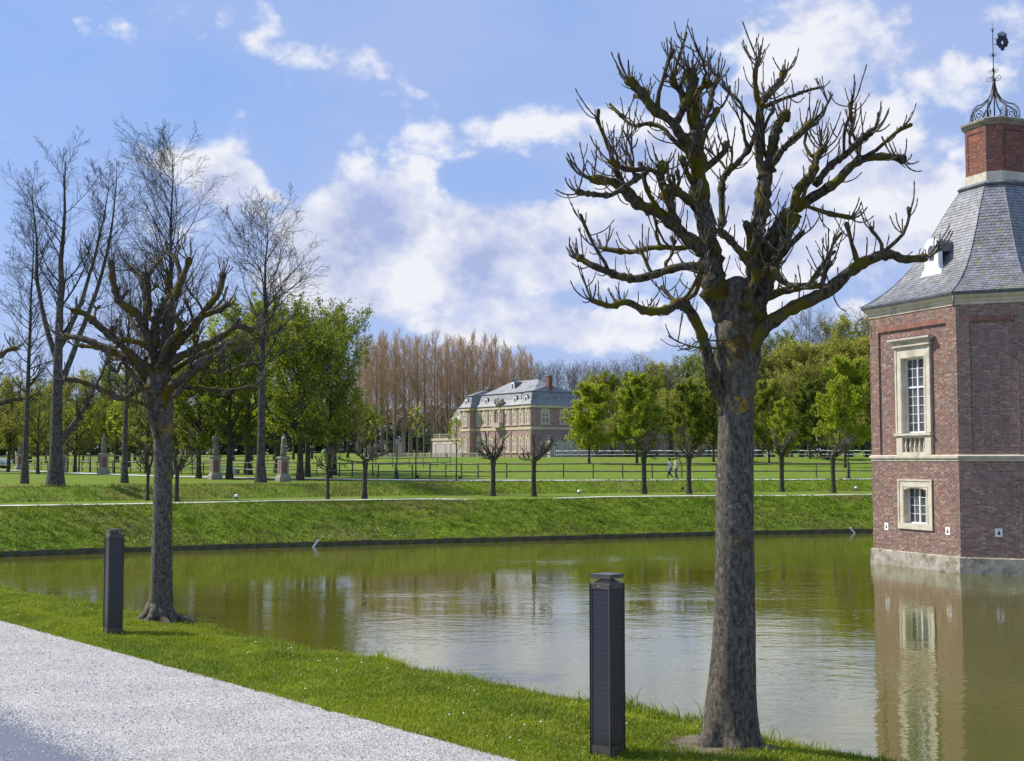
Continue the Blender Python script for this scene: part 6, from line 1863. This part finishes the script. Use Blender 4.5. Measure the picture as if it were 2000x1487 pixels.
def statue(label, px, py, total_px, arm=0, draped=True):
    p = far_hit(px, py)
    s = total_px * p.y / FPX / 3.95
    st = thing('pedestal', 'sandstone pedestal with red inset panels ' + label[0], 'pedestal', (p.x, p.y, p.z - .08), R(32))
    st.scale = (s, s, s)
    q = MB(); q.rings([[Vector((x * w_, y * w_, z)) for x, y in ((-1, -1), (1, -1), (1, 1), (-1, 1))] for w_, z in ((.48, 0), (.48, .42), (.45, .50), (.38, .56), (.37, .62))]); q.build('base', M['stone_grey'], st)
    q = MB(); q.box(-.345, .345, -.345, .345, .62, 1.82); q.build('die', M['stone_grey'], st)
    for k in range(4):
        q = MB(); q.box(-.20, .20, -.358, -.335, .76, 1.70, Matrix.Rotation(k * math.pi / 2, 4, 'Z')); q.build('red_panel', M['redstone'], st)
    q = MB(); q.rings([[Vector((x * w_, y * w_, z)) for x, y in ((-1, -1), (1, -1), (1, 1), (-1, 1))] for w_, z in ((.35, 1.82), (.39, 1.88), (.43, 1.94), (.45, 2.02), (.40, 2.06))]); q.build('cornice', M['stone_grey'], st)
    if label[1] is None: return
    pose = dict(walk2); pose.update({'elL': (.10, .26, 1.20), 'wrL': (.20, .12, 1.32), 'haL': (.22, .06, 1.36), 'elR': (.02, -.27, 1.16), 'wrR': (.12, -.26, .98), 'haR': (.16, -.25, .92), 'anR': (-.08, -.09, .085), 'toR': (.04, -.13, .045)})
    sf = thing('statue', label[1], 'statue', (p.x, p.y, p.z - .08 + 2.06 * s), R(-80 + arm * 40))
    sf.scale = (s * 1.14, s * 1.14, s * 1.12)
    me, J, E = figure_mesh(pose, 1.05)
    me.polygons.foreach_set('use_smooth', [True] * len(me.polygons))
    link('figure', me, sf, M['statue'])
    q = MB(); n = 24
    q.rings([[Vector((r * (1 + .10 * math.sin(6 * a + z * 3)) * math.cos(a), r * 1.1 * (1 + .10 * math.sin(5 * a + 1 - z * 2)) * math.sin(a), z)) for a in np.linspace(0, 2 * math.pi, n, endpoint=False)] for r, z in ((.21, .03), (.20, .3), (.185, .6), (.17, .9), (.145, 1.1), (.155, 1.3), (.08, 1.44))]); q.build('drapery', M['statue'], sf, True)
    q = MB(); q.box(-.30, .30, -.30, .30, -.005, .05); q.build('statue_base', M['statue'], sf)
M['statue'] = pm('shaded_statue_stone', (.17, .155, .12), (.30, .275, .22), 4, .9, .5, 14, c3=(.16, .15, .11), s3=3)  # weathered stone, darkened throughout for the trees' shade on it
statue(('far left between the car and the pale trunk', 'draped stone figure on the far left pedestal near the car'), 38, 918, 62, 0)
statue(('half hidden behind the thick forked trunk', 'draped stone figure half hidden by the thick forked trunk'), 121, 924, 72, 1)
statue(('standing clear left of the dark-trunked bare tree', 'draped stone figure on the pedestal left of the dark-trunked bare tree'), 202, 927, 82, 2)
statue(('between the two dark chestnut trunks', 'draped stone figure between the two dark chestnut trunks'), 420, 937, 92, 1)
statue(('right of the straight bare tree', 'draped stone figure on the pedestal right of the straight bare tree'), 553, 941, 96, 3)

def lamp(label, px, py, top):
    p = far_hit(px, py); h = at(px, top, p.y).z - p.z; k = h / 3.6
    l = thing('street_lamp', label, 'street lamp', (p.x, p.y, p.z - .05)); l.scale = (k, k, k)
    q = MB(); q.lathe([(.17, 0), (.17, .25), (.13, .3), (.13, .55), (.08, .65), (.06, .8), (.075, .85), (.05, .9), (.045, 1.6), (.07, 1.65), (.045, 1.7), (.04, 2.6), (.07, 2.66), (.03, 2.72), (.03, 2.85)], 10); q.build('post', M['iron'], l, True)
    q = MB(); q.rings([[Vector((r * math.cos(a), r * math.sin(a), z)) for a in np.linspace(0, 2 * math.pi, 6, endpoint=False)] for r, z in ((.10, 2.86), (.20, 3.28))]); q.build('lantern_glass', M['lampglass'], l)
    for a in np.linspace(0, 2 * math.pi, 6, endpoint=False):
        MB().tube([(.105 * math.cos(a), .105 * math.sin(a), 2.84), (.205 * math.cos(a), .205 * math.sin(a), 3.30)], .012, 4).build('lantern_bar', M['iron'], l)
    q = MB(); q.rings([[Vector((r * math.cos(a), r * math.sin(a), z)) for a in np.linspace(0, 2 * math.pi, 6, endpoint=False)] for r, z in ((.24, 3.285), (.23, 3.32), (.10, 3.44), (.07, 3.46), (.06, 3.52), (.02, 3.6))]); q.build('lantern_roof', M['iron'], l)
M['lampglass'] = pm('lantern_glass', (.45, .46, .45), (.55, .56, .54), 2, .15, spec=.6)
lamp('black lantern street lamp left of the palace', 775, 936, 848)
lamp('black lantern street lamp near the brick tower', 1657, 935, 852)

def garden_light(label, px, py, dark=False):
    p = far_hit(px, py); g = thing('garden_light', label, 'garden light', (p.x, p.y, p.z + .02))
    if dark:
        q = MB(); q.box(-.09, .09, -.06, .06, .10, .30); q.build('housing', M['iron'], g)
        q = MB(); q.tube([(0, 0, -.1), (0, 0, .12)], .02, 6); q.build('spike', M['iron'], g)
    else:
        q = MB(); q.lathe([(.10, 0), (.10, .10), (.12, .11)], 10); q.build('base', M['lead'], g)
        q = MB(); q.lathe([(.12, .11), (.13, .17), (.11, .24), (.06, .285), (.005, .30)], 12); q.build('dome', M['white'], g, True)
garden_light('low white-domed path light below the straight bare tree', 462, 976)
garden_light('low white-domed path light right of the palace on the lower path', 1131, 966)
garden_light('low white-domed path light near the brick tower', 1672, 959)
garden_light('small black floodlight left of the street lamp on the lawn edge', 738, 935, True)
garden_light('small black floodlight right of the street lamp on the lawn edge', 816, 937, True)
garden_light('small black floodlight on the lawn below the palace balustrade', 898, 939, True)
garden_light('small black floodlight below the walking couple', 1333, 961, True)
p = far_hit(463, 926); bn = thing('planter_bin', 'pale grey round tub beside the dark chestnut trunk', 'tub', p)
q = MB(); q.rings([[Vector((r * math.cos(a), r * math.sin(a), z)) for a in np.linspace(0, 2 * math.pi, 16, endpoint=False)] for r, z in ((.22, 0), (.27, .45), (.29, .5), (.29, .56), (.25, .56), (.22, .12))]); q.build('tub', M['stone_grey'], bn, True)
q = MB(); q.lathe([(.295, .46), (.31, .5), (.31, .57), (.28, .575)], 16); q.build('rim', M['white'], bn, True)
def bench(label, p, rz):
    bb = thing('bench', label, 'bench', p, rz)
    for y in (-.18, -.06, .06, .18):
        q = MB(); q.box(-.9, .9, y - .05, y + .05, .43, .47); q.build('seat_slat', M['white'], bb)
    for z in (.60, .74):
        q = MB(); q.box(-.9, .9, .22, .26, z, z + .10); q.build('back_slat', M['white'], bb)
    for x in (-.75, .75):
        q = MB(); q.box(x - .04, x + .04, -.22, -.16, 0, .43); q.build('leg', M['white'], bb)
        q = MB(); q.box(x - .04, x + .04, .20, .255, 0, .86); q.build('leg', M['white'], bb)
bench('white bench behind the white-railed fence', far_at(1506, 203), R(180))
bench('white bench beside the pale tub under the chestnuts', far_hit(446, 927), R(160))
for px, py, a, lab in ((609, 1066, 35, 'white stake leaning out of the water at the far edging'), (1672, 1039, -40, 'white stake leaning out of the water close to the brick tower')):
    x = at(px, py, 68).x / 68
    Yb = 60.0
    for _ in range(30): Yb = float(Ye(x * Yb)) - .25
    sk_ = thing('white_stake', lab, 'stake', (x * Yb, Yb, WATER - .1))
    q = MB(); sg = 1 if a > 0 else -1
    q.box(-.05, .05, -.02, .02, 0, .58, Matrix.Rotation(R(a), 4, 'Y')); q.build('stake_board', M['white'], sk_)

# ---- car at the left edge
cp_ = far_at(-8, 168)
car = thing('car', 'pale silver-blue saloon car parked at the left edge of the lawn', 'car', (cp_.x, cp_.y, cp_.z + .02), R(4))
m, t = new_mat('car_paint'); finish(t, t.mix(t.noise(t.n('ShaderNodeTexCoord').outputs['Object'], 2, 2), (.50, .58, .66), (.55, .62, .70)), .22, None, .5, Coat_Weight=.8); M['carpaint'] = m
side = [(-2.2, .32), (-2.24, .6), (-2.15, .86), (-1.75, .95), (-1.15, 1.0), (-.55, 1.38), (-.1, 1.46), (.45, 1.45), (.95, 1.34), (1.55, .98), (2.05, .93), (2.2, .8), (2.22, .42), (2.15, .28)]
def slab(poly, y0, y1, top_in=0.0):
    n = len(poly)
    vs = []
    for y in (y0, y1):
        for x, z in poly:
            k = max(0, (z - .95) / .5) * top_in
            vs.append((x, y * (1 - k / abs(y)) if y else 0, z))
    return vs, [tuple(range(n))[::-1], tuple(range(n, 2 * n))] + [(i, (i + 1) % n, n + (i + 1) % n, n + i) for i in range(n)]
q = MB(); q.add(*slab(side, -.88, .88, .2)); bo = q.build('body', M['carpaint'], car)
bv = bo.modifiers.new('bevel', 'BEVEL'); bv.width = .05; bv.segments = 2
for sg in (-1, 1):
    for poly in ([(-.98, 1.0), (-.50, 1.33), (-.08, 1.39), (-.08, 1.0)], [(.0, 1.0), (.0, 1.39), (.45, 1.38), (.88, 1.28), (1.28, 1.0)]):
        n = len(poly); vs = []
        for e in (.0, .012):
            for x, z in poly: vs.append((x, sg * (.88 - max(0, (z - .95) / .5) * .2 + .004 + e), z))
        q = MB(); q.add(vs, [tuple(range(n)), tuple(range(n, 2 * n))] + [(i, (i + 1) % n, n + (i + 1) % n, n + i) for i in range(n)]); q.build('side_window', M['glass'], car)
    q = MB(); q.box(.30, .45, sg * .885 - .008, sg * .885 + .012, .84, .87); q.build('door_handle', M['lead'], car)
for x in (-1.38, 1.38):
    for sg in (-1, 1):
        MX_ = Matrix.Translation((x, sg * .78, .33)) @ Matrix.Rotation(R(90), 4, 'X')
        q = MB(); q.lathe([(.20, -.11), (.33, -.11), (.34, -.06), (.34, .06), (.33, .11), (.20, .11)], 20, (0, 0, 0), MX_); wh = q.build('wheel', M['bollard_dark'], car, True)
        q = MB(); q.lathe([(.02, -.115), (.2, -.10), (.2, .10), (.02, .115)], 14, (0, 0, 0), MX_); q.build('rim', M['lead'], wh, True)
for x, mt in ((2.19, 'white'), (-2.2, 'redstone')):
    for sg in (-1, 1):
        q = MB(); q.box(x - .05, x + .05, sg * .62 - .16, sg * .62 + .16, .66, .80); q.build('headlight' if x > 0 else 'tail_light', M[mt], car)

# ---- saplings on the lawn
def sapling_mesh(seed, nleaf):
    rg = np.random.default_rng(seed)
    Pt, Rt = stem(5.2, .06, 9, rg, .03, (0, 0), .15, 1.2)
    P1, R1 = spawn(Pt, Rt, 16, .42, .97, (R(28), R(55)), .24, 5, .12, .08, rg, rmin=.012, rf=.5, taper=.4)
    P2, R2 = spawn(P1, R1, 4, .25, 1.0, (R(22), R(50)), .5, 3, .1, .08, rg, rmin=.009, rf=.6, taper=.5)
    Va, Fa = tubes(Pt, Rt, 7); br = join_np([tubes(P1, R1, 4), tubes(P2, R2, 3)])
    V, F, C = leaves(P2, nleaf, .16, rg, .10, .2)
    return [('trunk', np_mesh('trunk', Va, [Fa], True), M['bark_far']), ('branches', np_mesh('branches', br[0], br[1], True), M['twig_dark']), ('foliage', np_mesh('foliage', V, [F], False, C), M['leaf_fresh'])]
SM = [sapling_mesh(81, 2), sapling_mesh(82, 3)]
for k, (px, py, top, lab) in enumerate([(812, 937, 795, 'thin sapling just right of the left street lamp'), (891, 940, 812, 'sparse-leaved sapling in front of the palace balustrade'), (728, 931, 800, 'thin sapling post between bushy pollard and street lamp'),
                                        (19, 917, 790, 'thin sapling beside the car'), (132, 923, 800, 'thin sapling right of the thick forked trunk'), (154, 922, 790, 'thin sapling between forked trunk and third pedestal, left one'), (176, 923, 800, 'thin sapling between forked trunk and third pedestal, right one'), (223, 926, 790, 'thin sapling just right of the clear-standing pedestal')]):
    p = far_hit(px, py); s = (at(px, top, p.y).z - p.z) / 5.2
    assemble('sapling', lab, 'tree', SM[k % 2], (p.x, p.y, p.z - .05), k * 1.1, 'saplings on the lawn', (s, s, s))
